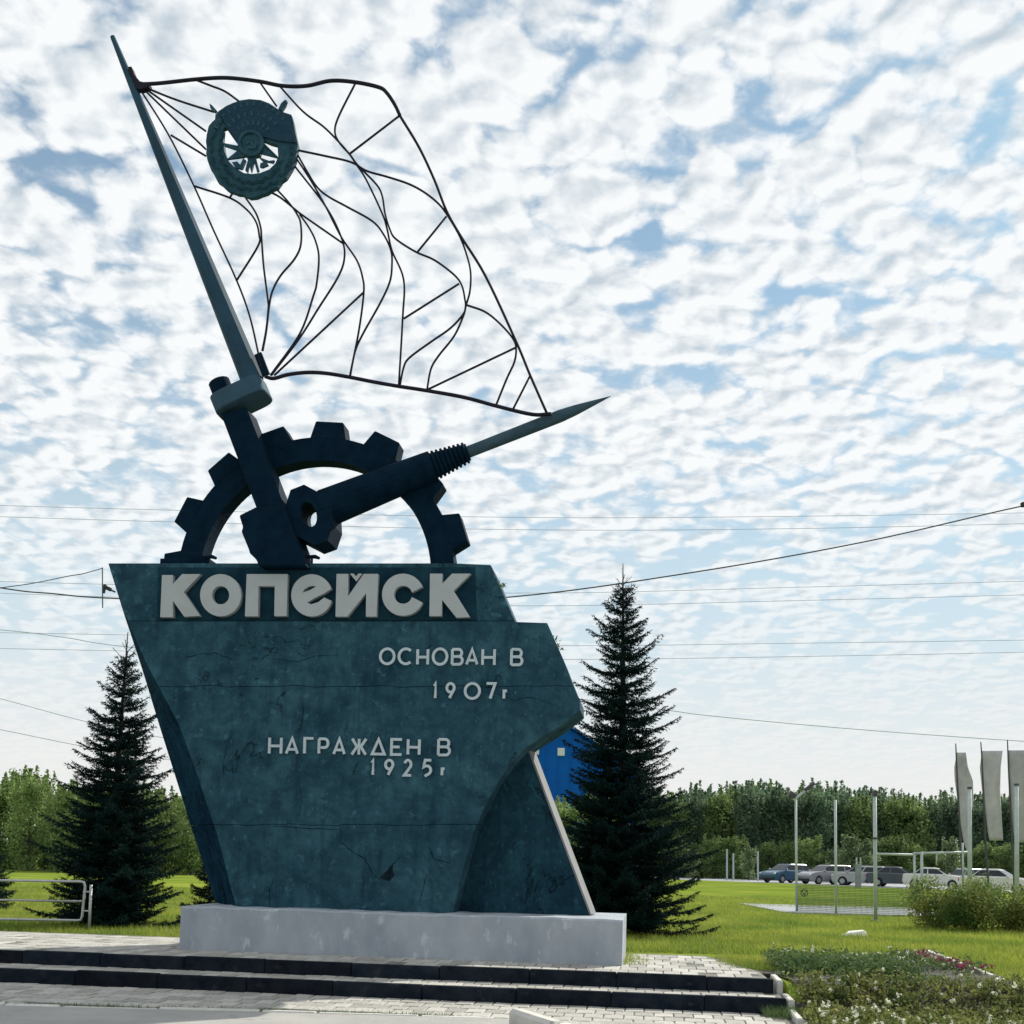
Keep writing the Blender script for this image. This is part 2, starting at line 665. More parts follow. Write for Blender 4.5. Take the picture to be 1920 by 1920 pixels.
M_STEEL = mat('galvanised_tube', (0.42, 0.43, 0.44), 0.45, var=0.15, scale=6, metal=0.35)
M_POST = mat('grey_post_paint', (0.40, 0.46, 0.46), 0.55, var=0.15, scale=4)
M_DKPOST = mat('dark_mast', (0.05, 0.05, 0.06), 0.5, var=0.2, scale=4)
M_CONC = mat('strip_concrete', (0.24, 0.26, 0.285), 0.85, var=0.15, scale=2, bump=0.4, bscale=20)
M_FINLIT = mat('fin_sunlit_tone', (0.17, 0.18, 0.19), 0.85, var=0.15, scale=4)  # pale tone standing in for sunlight on the fin's edge
M_WHITE = mat('white_stone', (0.70, 0.69, 0.62), 0.8, var=0.1, scale=6, bump=0.4, bscale=20)
M_BLUE = mat('blue_cladding', (0.003, 0.095, 0.40), 0.7, var=0.10, scale=0.5, spec=0.1)
M_CLOTH = mat('banner_cloth', (0.40, 0.40, 0.42), 0.85, col2=(0.52, 0.52, 0.53), scale=2.2, trans=0.25, objrand=0.08)
M_CLOTHPRINT = mat('banner_print', (0.36, 0.40, 0.30), 0.85, var=0.25, scale=3, trans=0.25)
M_GLASS = mat('car_glass', (0.012, 0.022, 0.030), 0.08, var=0.2, scale=2, spec=0.35)
M_TYRE = mat('tyre_rubber', (0.012, 0.012, 0.013), 0.8, var=0.2, scale=8)
M_RIM = mat('wheel_rim', (0.40, 0.41, 0.42), 0.35, var=0.1, scale=8, metal=0.7)
M_LAMP = mat('lamp_lens', (0.75, 0.76, 0.74), 0.15, var=0.08, scale=8)
M_TAIL = mat('tail_lens', (0.35, 0.015, 0.015), 0.2, var=0.1, scale=8)
M_TRIM = mat('black_trim', (0.015, 0.015, 0.017), 0.6, var=0.2, scale=8)
M_PANE = mat('window_pane', (0.55, 0.62, 0.68), 0.12, var=0.1, scale=3)
M_WIRE = mat('cable_sheath', (0.05, 0.06, 0.075), 0.6, var=0.2, scale=3)
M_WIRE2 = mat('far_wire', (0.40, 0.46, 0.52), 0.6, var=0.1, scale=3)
M_PETAL_W = mat('white_petals', (0.68, 0.70, 0.56), 0.6, var=0.08, scale=9, trans=0.3)
M_PETAL_P = mat('pink_petals', (0.26, 0.045, 0.105), 0.6, var=0.3, scale=9, trans=0.3)
M_HERB = mat('herb_leaf', (0.045, 0.090, 0.026), 0.6, col2=(0.23, 0.235, 0.075), scale=4.0, trans=0.45, spec=0.1)
M_HERBD = mat('herb_leaf_grey', (0.045, 0.10, 0.035), 0.6, col2=(0.13, 0.18, 0.07), scale=3.0, trans=0.4, spec=0.1)

M_RISER = mat('riser_dark_stone', (0.004, 0.008, 0.015), 0.9, col2=(0.016, 0.021, 0.029), scale=6, bump=0.7, bscale=25, objrand=0.3, spec=0.1, spots=(5.0, 0.62, (0.035, 0.036, 0.035), 0.6))

# ================================================================== THE SETTING
V_EDGE1, V_EDGE2 = -1.02, -1.62        # fronts of the upper and the lower step
V_BACK = 2.1
U_LEFT = -9.5
U_R1 = UVW(on_z(1452, 1837, 0.0)).x     # right ends of the steps
U_R2 = UVW(on_z(1476, 1875, -0.15)).x
KERB_Y = 11.5                           # edge between road and lower paving


def ground_z(p):
    u, v = UVW((p[0], p[1], 0)).xy
    if u < U_R2 + 0.02 and v < 2.0:
        return -0.45
    t = min(1, max(0, (v + 1.75) / 1.0))
    t = t * t * (3 - 2 * t)
    return -0.36 + 0.30 * t


def build_ground():
    vs_ = [-400, -60, -8, -1.75, -1.55, -1.35, -1.15, -0.95, -0.75, 1.95, 2.06, 4, 12, 30, 80, 200, 600, 1500, 4000]
    us_ = [-4000, -1200, -300, -80, -30, -10, 0, U_R2, U_R2 + 0.08, 10, 30, 80, 300, 1200, 4000]
    verts, faces = [], []
    for v in vs_:
        for u in us_:
            w = W(u, v, 0)
            verts.append((w.x, w.y, ground_z(w)))
    n = len(us_)
    for i in range(len(vs_) - 1):
        for j in range(n - 1):
            faces.append((i * n + j, i * n + j + 1, (i + 1) * n + j + 1, (i + 1) * n + j))
    tag(mesh_obj('ground', verts, faces, M_LAWN), kind='structure')


build_ground()
# road in front and round the corner to the right
mb = MB()
mb.add([(-80, -40, -0.305), (80, -40, -0.305), (80, KERB_Y, -0.305), (-80, KERB_Y, -0.305)], [(0, 1, 2, 3)])
tag(mb.build('road', M_ROAD), kind='structure')

rng = random.Random(5)


def paver_mesh(name, sx, sy, sz, seed):
    r = random.Random(seed)
    b = 0.006
    r0 = r.uniform(0, .006)
    top = [(-sx / 2 + b, -sy / 2 + b), (sx / 2 - b, -sy / 2 + b), (sx / 2 - b, sy / 2 - b), (-sx / 2 + b, sy / 2 - b)]
    low = [(-sx / 2, -sy / 2), (sx / 2, -sy / 2), (sx / 2, sy / 2), (-sx / 2, sy / 2)]
    vs = [(x + r.uniform(-.006, .004), y + r.uniform(-.006, .004), r.uniform(-.004, .001)) for x, y in top] + \
         [(x, y, -b) for x, y in low] + [(x, y, -sz) for x, y in low]
    fs = [(0, 1, 2, 3)] + [(i, i + 4, (i + 1) % 4 + 4, (i + 1) % 4) for i in range(4)] + \
         [(i + 4, i + 8, (i + 1) % 4 + 8, (i + 1) % 4 + 4) for i in range(4)]
    me = bpy.data.meshes.new(name)
    me.from_pydata(vs, [], fs)
    bm = bmesh.new()
    bm.from_mesh(me)
    bmesh.ops.recalc_face_normals(bm, faces=bm.faces)
    for f in bm.faces:
        if f.calc_center_median().z > -1e-4 and f.normal.z < 0:
            f.normal_flip()
    bm.to_mesh(me)
    bm.free()
    me.materials.append(M_PAVER)
    return me


PAVERS = {sv: [paver_mesh('paver', 0.186, sv - 0.015, 0.05, s) for s in range(4)] for sv in (0.40, 0.25, 0.30)}


def in_frame(p, pad=20):
    d = Vector(p) - EYE
    w = d.dot(_F)
    if w < 0.1:
        return None
    x = PCX + FPX * d.dot(_RT) / w
    y = PCY - FPX * d.dot(_UP) / w
    return (x, y) if -pad < x < 1920 + pad and -pad < y < 1920 + pad else None


def lay_pavers(parent, spots, most, sv):
    """spots: (u, v, z, quarter-turn); the largest in view are single pavers, the rest one mesh"""
    seen, rest = [], []
    for s in spots:
        w = W(s[0], s[1], s[2])
        if in_frame(w):
            seen.append((-(w - EYE).length, s))
        else:
            rest.append(s)
    seen.sort(key=lambda t: -t[0])
    single = [s for _, s in seen[:most]]
    rest += [s for _, s in seen[most:]]
    inv = parent.matrix_basis.inverted()
    for s in single:
        o = bpy.data.objects.new('paver', rng.choice(PAVERS[sv]))
        w = W(s[0], s[1], s[2] + rng.uniform(-.004, .002))
        link(o, parent)
        o.location = w - parent.location
        o.rotation_euler = (rng.uniform(-.012, .012), rng.uniform(-.012, .012), -PSI + s[3] * math.pi / 2 + rng.uniform(-.02, .02))
    if rest:
        mb = MB(parent.location)
        for s in rest:
            w = W(s[0], s[1], s[2] + rng.uniform(-.004, .002))
            a = -PSI + s[3] * math.pi / 2
            c, sn = math.cos(a), math.sin(a)
            me = rng.choice(PAVERS[sv])
            mb.add([(w.x + v.co.x * c - v.co.y * sn, w.y + v.co.x * sn + v.co.y * c, w.z + v.co.z) for v in me.vertices],
                   [tuple(p.vertices) for p in me.polygons])
        o = mb.build('paving', M_PAVER, parent)
        o['kind'] = 'stuff'


# plinth extents, needed by the paving
PL0 = PX(336, 1780, 0.0).x
PL1 = PX(1166, 1808, 0.0).x
PL_T = 1.9
PL_H = 0.545

# --- upper platform
plat = empty('pavement', W(0, 0, 0), 0, kind='structure')
mb = MB(plat.location)


def slab_uv(mb, u0, u1, v0, v1, z0, z1):
    vs = [W(u, v, z) for z in (z0, z1) for v in (v0, v1) for u in (u0, u1)]
    mb.add(vs, [(0, 2, 3, 1), (4, 5, 7, 6), (0, 1, 5, 4), (2, 6, 7, 3), (0, 4, 6, 2), (1, 3, 7, 5)])


f = [(U_LEFT, V_EDGE1 + 0.1), (U_R1 - 0.05, V_EDGE1 + 0.1), (U_R1 - 0.07, 0.0), (U_R1 - 0.07 - 0.26 * V_BACK, V_BACK), (U_LEFT, V_BACK)]
mb.prism([W(u, v, -0.012) for u, v in f], [W(u, v, -0.5) for u, v in f])
mb.build('bedding', M_JOINT, plat)
spots = []
v = V_EDGE1 + 0.305
row = 0
while v < V_BACK - 0.1:
    u = U_LEFT + (0.1 if row % 2 else 0)
    while u < U_R1 - 0.16 - max(0, v) * 0.26:
        if not (PL0 + 0.1 < u < PL1 - 0.1 and 0.3 < v < PL_T - .3) and not (v > 1.0 and u < -7):
            if rng.random() > 0.012:
                spots.append((u, v, 0.0, 0))
        u += 0.2
    v += 0.4
    row += 1
lay_pavers(plat, spots, 295, 0.40)
mb = MB()
f = [(U_R1 - 0.065, -0.02), (U_R2 + 0.12, -0.02), (U_R2 + 0.12, V_BACK), (U_R1 - 0.055 - 0.26 * V_BACK, V_BACK)]
mb.prism([W(u, v, -0.03) for u, v in f], [W(u, v, -0.5) for u, v in f])
tag(mb.build('verge', M_SOIL, fix=True), kind='structure')
# --- steps
for nm, ve, vb, zt, ur, lab in (
        ('stone_step', V_EDGE1, V_EDGE1 + 0.1, 0.0, U_R1, 'upper dark edged step right below the white plinth platform'),
        ('stone_step', V_EDGE2, V_EDGE1, -0.15, U_R2, 'lower dark edged step nearest the road with paved tread')):
    st = empty(nm, W(0, ve, zt), 0, lab, 'step')
    if zt < 0:
        mb = MB(st.location)
        slab_uv(mb, U_LEFT, ur - 0.02, ve + 0.1, vb + 0.1, -0.5, zt - 0.012)
        mb.build('bedding', M_JOINT, st)
    u = U_LEFT
    while u < ur - 0.01:
        ln = min(rng.choice((0.98, 1.0, 1.03)), ur - u)
        if ur - u - ln < 0.25:
            ln = ur - u
        mb = MB(st.location)
        j = rng.uniform(-0.008, 0.008)
        dz = rng.uniform(-0.008, 0.006)
        slab_uv(mb, u + 0.004, u + ln - 0.004, ve + j, ve + 0.098 + min(j, 0), zt - 0.30, zt + dz + 0.004)
        mb.build('kerbstone', M_RISER if True else None, st, bevel=0.008)
        u += ln
    if zt < 0:
        spots, v, row = [], ve + 0.23, 0
        while v < vb - 0.02:
            u = U_LEFT + (0.1 if row % 2 else 0)
            while u < ur - 0.1:
                if rng.random() > 0.012:
                    spots.append((u, v, zt, 0))
                u += 0.2
            v += 0.25
            row += 1
        lay_pavers(st, spots, 280, 0.25)
# pale cap strip lying on each dark kerb: the trodden light top
for ve, zt, ur in ((V_EDGE1, 0.0, U_R1), (V_EDGE2, -0.15, U_R2)):
    pass

# --- lower paving at road level
low = empty('lower_pavement', W(0, V_EDGE2 - 0.5, -0.30), 0, kind='structure')
mb = MB(low.location)
a, b = W(U_LEFT, V_EDGE2 + 0.05, -0.314), W(U_R2 + 0.02, V_EDGE2 + 0.05, -0.314)
mb.add([(a.x, KERB_Y - 0.02, -0.314), (0.12, KERB_Y - 0.02, -0.314), (1.35, 8.4, -0.314), (b.x + 0.9, 8.4, -0.314), b, a], [(0, 1, 2, 3, 4, 5)])
# skirt down into the ground so that it is a slab
n0 = len(mb.v)
mb.build('bedding', M_JOINT, low)
spots, v, row = [], V_EDGE2 - 0.165, 0
while v > -6.5:
    u = U_LEFT + (0.1 if row % 2 else 0)
    while u < U_R2 + 0.3:
        w = W(u, v, 0)
        edge = KERB_Y + 0.16 if w.x < 0.1 else KERB_Y + 0.16 - (w.x - 0.1) * 2.5
        lim = W(U_R2, V_EDGE2, 0).x - 0.1 + (11.3 - w.y) * 0.22
        if w.y > max(edge, 8.6) and w.x < lim and rng.random() > 0.02:
            spots.append((u, v, -0.30, 0))
        u += 0.2
    v -= 0.3
    row += 1
lay_pavers(low, spots, 295, 0.30)

# --- kerbs
kb = empty('road_kerb', (-4, KERB_Y, -0.30), 0, 'pale broken flush kerb along the road edge in front of the steps', 'kerb')
x = -9.0
while x < -0.2:
    ln = rng.choice((0.55, 0.95, 1.0, 1.0))
    if rng.random() > 0.10:
        mb = MB(kb.location)
        dz = rng.uniform(-0.012, 0.010)
        y0 = KERB_Y + rng.uniform(-0.015, 0.015)
        mb.box(x + 0.012, min(x + ln - 0.012, -0.12), y0, y0 + 0.085, -0.5, -0.292 + dz)
        mb.build('kerbstone', M_KERB, kb, bevel=0.012)
    x += ln
kb2 = empty('corner_kerb', (0.12, 11.2, -0.30), 0, 'raised worn kerb stones turning towards the viewer at the bottom edge', 'kerb')
dirv = Vector((0.40, -0.92, 0)).normalized()
p = Vector((0.08, 11.15, -0.31))
for k in range(3):
    ln = 0.98
    q = p + dirv * ln
    mb = MB(kb2.location)
    mb.bar(p + dirv * 0.01 + Vector((0, 0, 0.02)), q - dirv * 0.01 + Vector((0, 0, 0.02)), 0.16, 0.27)
    o = mb.build('kerbstone', M_KERB, kb2, bevel=0.035)
    p = q
# pale return stones at the right end of the steps
rt = empty('step_end_kerb', W(U_R2 + 0.06, V_EDGE2, -0.3), 0, 'pale upright edging stones closing the right end of the steps', 'kerb')
for (v0, v1, z1) in ((V_EDGE2 - 0.75, V_EDGE2 - 0.02, -0.245), (V_EDGE2 + 0.0, V_EDGE1 + 0.02, -0.15), (V_EDGE1 + 0.04, V_EDGE1 + 0.75, -0.012)):
    mb = MB(rt.location)
    du = 0.0 if v0 < V_EDGE1 else U_R1 - U_R2 + 0.02
    vs = [W(u, v, z) for z in (-0.6, z1) for v in (v0, v1) for u in (U_R2 + 0.012 + du, U_R2 + 0.085 + du)]
    mb.add(vs, [(0, 2, 3, 1), (4, 5, 7, 6), (0, 1, 5, 4), (2, 6, 7, 3), (0, 4, 6, 2), (1, 3, 7, 5)])
    mb.build('kerbstone', M_KERB, rt, bevel=0.012)

# ================================================================== THE MONUMENT
# ---- plinth
org = Vector(((PL0 + PL1) / 2, PL_T / 2, 0))
pl = mon_empty('plinth', org, 'long low whitewashed concrete plinth carrying the monument', 'plinth')
mb = MB(org)
r = random.Random(3)
nx = 26
loops = []
for i in range(nx + 1):
    u = PL0 + (PL1 - PL0) * i / nx
    j = lambda a: r.uniform(-a, a)
    zt = PL_H + j(0.010)
    loops.append([(u, 0 + j(.004), -0.3), (u, 0 + j(.006), 0.012), (u, 0.003 + j(.005), 0.27), (u, 0.002 + j(.005), zt - 0.022), (u, 0.022, zt),
                  (u, PL_T - .02, PL_H), (u, PL_T, PL_H - .02), (u, PL_T, -0.3)])
m = len(loops[0])
vs = [p for lp in loops for p in lp]
fs = []
for i in range(nx):
    for k in range(m - 1):
        fs.append((i * m + k, (i + 1) * m + k, (i + 1) * m + k + 1, i * m + k + 1))
fs.append(tuple(range(m - 1, -1, -1)))
fs.append(tuple(nx * m + k for k in range(m)))
mb.add(vs, fs)
mb.build('block', M_PLINTH, pl, fix=True)

# ---- stele: left edge, right edge as lists of (x, y) in the photograph on the plane of its face
VF, VB = 0.42, 1.25
SIL = [(203, 1056), (232, 1150), (262, 1240), (298, 1358), (330, 1460), (362, 1562), (386, 1635), (408, 1707)]   # outer left arris
FIN_ = [(203, 1056), (232, 1150), (272, 1240), (336, 1360), (372, 1460), (405, 1560), (424, 1632), (443, 1707)]  # inner left arris of the face
RGT = [(920, 1059), (943, 1112), (966, 1166), (1026, 1168), (1056, 1236), (1076, 1288), (1087, 1312), (1088, 1332),
       (1050, 1362), (1012, 1385), (985, 1403), (958, 1432), (930, 1472), (905, 1520), (886, 1568), (870, 1625), (858, 1672), (850, 1711)]


def edge_at(lst, y):
    for (x0, y0), (x1, y1) in zip(lst, lst[1:]):
        if y0 <= y <= y1:
            t = (y - y0) / (y1 - y0) if y1 > y0 else 0
            return x0 + (x1 - x0) * t
    return lst[-1][0]


SORG = Vector((PX(650, 1700, VF).x, VF, PL_H))
stele = mon_empty('stele', SORG, 'blue grey concrete stele slab narrowing downwards with the town name in white letters', 'monument')
G = 0.9
SEAMS = (1287 - G / 2, 1287 + G / 2, 1546 - G / 2, 1546 + G / 2)


_s = [PX(x, y, VB) for x, y in SIL][::-1]
_x = PX(203 - 40, 1056 - 128, VB)
SILZ = [p.z for p in _s] + [_x.z]
SILU = [p.x for p in _s] + [_x.x]


def stele_piece(ya, yb, vf, name='slab'):
    ys = sorted(set([ya, yb] + [p[1] for p in FIN_ if ya < p[1] < yb] + [p[1] for p in RGT if ya < p[1] < yb]))
    # left points top to bottom, right points bottom to top
    lf = [PX(edge_at(FIN_, y), y, vf) for y in ys]
    rpts = [p for p in RGT if ya < p[1] < yb]
    rp = [(edge_at(RGT, ya + 0.01), ya)] + rpts + [(edge_at(RGT, yb), yb)]
    if ya == 1165:
        rp = [(edge_at(RGT, 1165), 1165), (966, 1166)] + [p for p in rpts if p[1] > 1166] + [(edge_at(RGT, yb), yb)]
    rp = rp[::-1]
    rf = [PX(x, y, vf) for x, y in rp]
    rb = [PX(x, y, vf) + Vector((0, VB - vf, 0)) for x, y in rp]
    mb = MB(SORG)
    # the lifts meet in slightly uneven lines
    def seam(lev, x0, x1, y0, y1, off):
        pts = []
        for k in range(1, 24):
            t = k / 24
            x = x0 + (x1 - x0) * t
            w = 1.1 * math.sin(x * 0.041 + lev) + 0.9 * math.sin(x * 0.117 + 2 * lev) + 0.6 * math.sin(x * 0.31 + lev)
            pts.append((x, y0 + (y1 - y0) * t + w * off))
        return pts
    jb = 1.0 if yb in SEAMS else 0.0
    jt = 1.0 if ya in SEAMS else 0.0
    lev_b, lev_t = round(yb / 20), round(ya / 20)
    bot = [PX(x, y, vf) for x, y in seam(lev_b, edge_at(FIN_, yb), rp[0][0], yb, yb, jb)]
    topp = [PX(x, y, vf) for x, y in seam(lev_t, edge_at(FIN_, ya), rp[-1][0], ya, rp[-1][1], jt)][::-1]
    front = lf + bot + rf + topp
    back = []
    for f in lf:
        x = float(np.interp(f.z, SILZ, SILU))
        back.append(Vector((x, VB, f.z)))
    back += [p + Vector((0, VB - vf, 0)) for p in bot] + rb + [p + Vector((0, VB - vf, 0)) for p in topp]
    mb.prism(front, back)
    o = mb.build(name, M_STELE, stele, fix=True, bevel=0.008)
    # the splayed left flank gets darker concrete: its shade is put into the colour
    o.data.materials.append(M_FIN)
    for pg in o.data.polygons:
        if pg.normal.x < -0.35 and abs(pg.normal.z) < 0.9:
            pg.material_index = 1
    return o


stele_piece(1056, 1165 - 0.2, VF + 0.05)
stele_piece(1165, 1287 - G / 2, VF)
stele_piece(1287 + G / 2, 1546 - G / 2, VF)
stele_piece(1546 + G / 2, 1712, VF)
# core behind the open joints
mb = MB(SORG)
for y in (1287, 1546):
    xl, xr = edge_at(FIN_, y) + 4, edge_at(RGT, y) - 4
    f = [PX(xl, y - 5, VF + 0.014), PX(xl, y + 5, VF + 0.014), PX(xr, y + 5, VF + 0.014), PX(xr, y - 5, VF + 0.014)]
    mb.prism(f, [p + Vector((0, 0.6, 0)) for p in f])
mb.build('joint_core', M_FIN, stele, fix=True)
# thin fin standing behind on the right
VW = 0.85
fl = [(985, 1396), (935, 1462), (905, 1515), (885, 1566), (868, 1628), (855, 1713), (1105, 1716)]
ff = [PX(x, y, VW) for x, y in fl]
mb = MB(SORG)
mb.prism(ff, [p + Vector((0.04, 0.42, 0)) for p in ff])
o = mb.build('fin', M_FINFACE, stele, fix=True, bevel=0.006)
tag(o, 'dark triangular concrete fin standing behind the slab')
# added pale strip: sunlight on the fin's sloping edge, put into the colour
a, b = PX(985, 1396, VW), PX(1105, 1716, VW)
dn = (b - a).normalized()
nrm = Vector((-dn.z, 0, dn.x)) * -1
if nrm.x < 0:
    nrm = -nrm
mb = MB(SORG)
f = [a + nrm * 0.004 + Vector((0, -0.004, 0)), b + nrm * 0.004 + Vector((0, -0.004, 0)), b + nrm * 0.028 + Vector((0, -0.004, 0)), a + nrm * 0.028 + Vector((0, -0.004, 0))]
mb.prism(f, [p + Vector((0.04, 0.42, 0)) for p in f])
mb.build('fin_lit_edge', M_FINLIT, stele, fix=True)

# dark board behind the town name
f = [PX(x, y, VF + 0.05 - 0.012) for x, y in ((296, 1064), (294, 1163), (893, 1163), (890, 1064))]
mb = MB(SORG)
mb.prism(f, [p + Vector((0, 0.0105, 0)) for p in f])
mb.build('letter_board', M_BOARD, stele, fix=True)
# open cracks and a broken-out spot in the face
M_CRACK = mat('crack_dark', (0.002, 0.008, 0.014), 0.95, var=0.3, scale=8, spec=0.0)
M_CHIP = mat('broken_render', (0.010, 0.020, 0.026), 0.95, var=0.4, scale=12, bump=0.8, bscale=30, spec=0.0)
rc = random.Random(77)
for k, (pts, w) in enumerate((
        ([(500, 1548), (545, 1550), (590, 1553), (640, 1556)], 1.6), ([(640, 1556), (638, 1576), (652, 1590), (678, 1606), (694, 1628), (704, 1644), (718, 1652)], 2.2), ([(720, 1648), (738, 1618), (752, 1606)], 1.8),
        ([(512, 1648), (504, 1668), (506, 1700)], 2.0), ([(338, 1236), (362, 1229), (402, 1225), (436, 1237)], 1.8), ([(498, 1234), (560, 1240), (590, 1230), (640, 1228)], 1.3), ([(803, 1588), (816, 1612), (846, 1618)], 2.0),
        ([(786, 1690), (796, 1655), (800, 1640)], 1.8), ([(420, 1640), (428, 1665), (438, 1690)], 1.5), ([(930, 1300), (965, 1312), (1000, 1308), (1040, 1322)], 1.2), ([(560, 1470), (566, 1500), (560, 1530)], 1.0))):
    q = []
    for (x0, y0), (x1, y1) in zip(pts, pts[1:]):
        for j in range(4):
            t = j / 4
            q.append((x0 + (x1 - x0) * t + rc.uniform(-1.6, 1.6), y0 + (y1 - y0) * t + rc.uniform(-1.6, 1.6)))
    q.append(pts[-1])
    P = [PX(x, y, VF - 0.002) for x, y in q]
    n = len(P)
    vs = []
    for j, p in enumerate(P):
        hw = w * 0.0024 * (0.35 + 0.65 * math.sin(math.pi * (j + 0.5) / n)) * rc.uniform(0.6, 1.3)
        t = (P[min(j + 1, n - 1)] - P[max(j - 1, 0)]).normalized()
        nn = Vector((-t.z, 0, t.x))
        vs += [p + nn * hw, p - nn * hw]
    fs = [(2 * j, 2 * j + 1, 2 * j + 3, 2 * j + 2) for j in range(n - 1)]
    mb = MB(SORG)
    mb.add(vs, fs)
    mb.build('crack', M_CRACK, stele)
f = [PX(x, y, VF - 0.0035) for x, y in ((712, 1646), (720, 1637), (729, 1630), (737, 1619), (736, 1632), (740, 1641), (730, 1652), (719, 1650))]
mb = MB(SORG)
mb.prism(f, [p + Vector((0, 0.0015, 0)) for p in f])
mb.build('chip', M_CHIP, stele, fix=True)

# ---- the large letters, cut from thick board
VL = VF + 0.05


def z1(x, y):
    return (180 + x / 3.84, 1030 + y / 3.84)


def z2(x, y):
    return (640 + x / 4.0, 1030 + y / 4.0)


def arc(cx, cy, rx, ry, a0, a1, n):
    return [(cx + rx * math.cos(R(a0 + (a1 - a0) * k / n)), cy - ry * math.sin(R(a0 + (a1 - a0) * k / n))) for k in range(n + 1)]


BIG = []
BIG.append([[z1(*p) for p in ((475, 185), (553, 185), (553, 250), (620, 178), (752, 178), (632, 307), (748, 478), (635, 485), (553, 370), (553, 488), (462, 488))]])
BIG.append([[z1(*p) for p in arc(897, 330, 148, 152, 0, 360, 40)[:-1]], [z1(*p) for p in arc(897, 330, 62, 66, 0, 360, 28)[:-1]]])
BIG.append([[z1(*p) for p in ((1085, 178), (1380, 178), (1372, 480), (1283, 480), (1287, 265), (1170, 265), (1165, 482), (1072, 482))]])
e_out = arc(1553, 331, 148, 152, 18, 345, 40) + [(1642, 347), (1600, 380), (1550, 395), (1520, 384), (1570, 352), (1640, 318)]
BIG.append([[z1(*p) for p in e_out], [z1(*p) for p in ((1486, 312), (1500, 288), (1530, 268), (1562, 262), (1584, 268), (1545, 290))]])
BIG.append([[(631, 1076), (653, 1076), (652.5, 1118), (682, 1076), (709, 1076), (706, 1156), (686, 1156), (686.5, 1112), (651, 1156), (629, 1156)]])
s_out = arc(463, 340, 158, 158, 22, 338, 40) + arc(463, 340, 68, 68, 345, 15, 26)
BIG.append([[z2(*p) for p in s_out]])
BIG.append([[z2(*p) for p in ((665, 182), (757, 182), (757, 258), (830, 182), (970, 182), (842, 310), (965, 508), (862, 512), (755, 378), (752, 500), (660, 500))]])
for k, loops in enumerate(BIG):
    lp = [[(q.x, q.z) for q in (PX(x, y, VL - 0.10) for x, y in L_)] for L_ in loops]
    holed_plate('letter', lp, VL - 0.10, VL - 0.02, M_LETTER, stele, SORG)
    # stand-off packing between letter and wall
    xs = [p[0] for p in lp[0]]
    zs = [p[1] for p in lp[0]]
lp = [[(q.x, q.z) for q in (PX(x, y, VL - 0.10) for x, y in ((656, 1075.5), (663, 1075.5), (667.5, 1081), (672, 1075.5), (679, 1075.5), (668, 1090)))]]
holed_plate('letter_breve', lp, VL - 0.101, VL - 0.02, M_LETTER, stele, SORG)
# short studs that carry the letters
for (x, y) in ((312, 1090), (312, 1145), (415, 1086), (415, 1150), (470, 1084), (528, 1084), (585, 1086), (585, 1150), (641, 1085), (697, 1145), (744, 1084), (744, 1150), (818, 1085), (818, 1145)):
    q = PX(x, y, VL - 0.03)
    mb = MB(SORG)
    mb.tube([q, q + Vector((0, 0.05, 0))], 0.02, 6)
    mb.build('stud', M_IRON, stele)

# ---- the small letters: flat strokes
def ribbon(pts, w, v, dep, closed=False):
    """flat stroke: pts in (u, z)"""
    P = [Vector((p[0], p[1])) for p in pts]
    n = len(P)
    Lf, Rt = [], []
    for i in range(n):
        a = P[i - 1] if (i > 0 or closed) else None
        b = P[(i + 1) % n] if (i < n - 1 or closed) else None
        t1 = (P[i] - a).normalized() if a is not None else None
        t2 = (b - P[i]).normalized() if b is not None else None
        t = ((t1 if t1 is not None else t2) + (t2 if t2 is not None else t1)).normalized()
        nrm = Vector((-t.y, t.x))
        k = 1.0
        if t1 is not None and t2 is not None:
            c = max(0.45, nrm.dot(Vector((-t1.y, t1.x))))
            k = 1 / c
        Lf.append(P[i] + nrm * (w / 2 * k))
        Rt.append(P[i] - nrm * (w / 2 * k))
    vs = [(p.x, v, p.y) for p in Lf] + [(p.x, v, p.y) for p in Rt] + [(p.x, v + dep, p.y) for p in Lf] + [(p.x, v + dep, p.y) for p in Rt]
    fs = []
    for i in range(n if closed else n - 1):
        j = (i + 1) % n
        fs += [(i, j, n + j, n + i), (2 * n + i, 2 * n + j, j, i), (n + i, n + j, 3 * n + j, 3 * n + i), (3 * n + i, 3 * n + j, 2 * n + j, 2 * n + i)]
    if not closed:
        fs += [(0, n, 3 * n, 2 * n), (n - 1, 3 * n - 1, 4 * n - 1, 2 * n - 1)]
    return vs, fs


def ell(cx, cy, rx, ry, a0, a1, n=16):
    return [(cx + rx * math.cos(R(a0 + (a1 - a0) * k / n)), cy + ry * math.sin(R(a0 + (a1 - a0) * k / n))) for k in range(n + 1)]


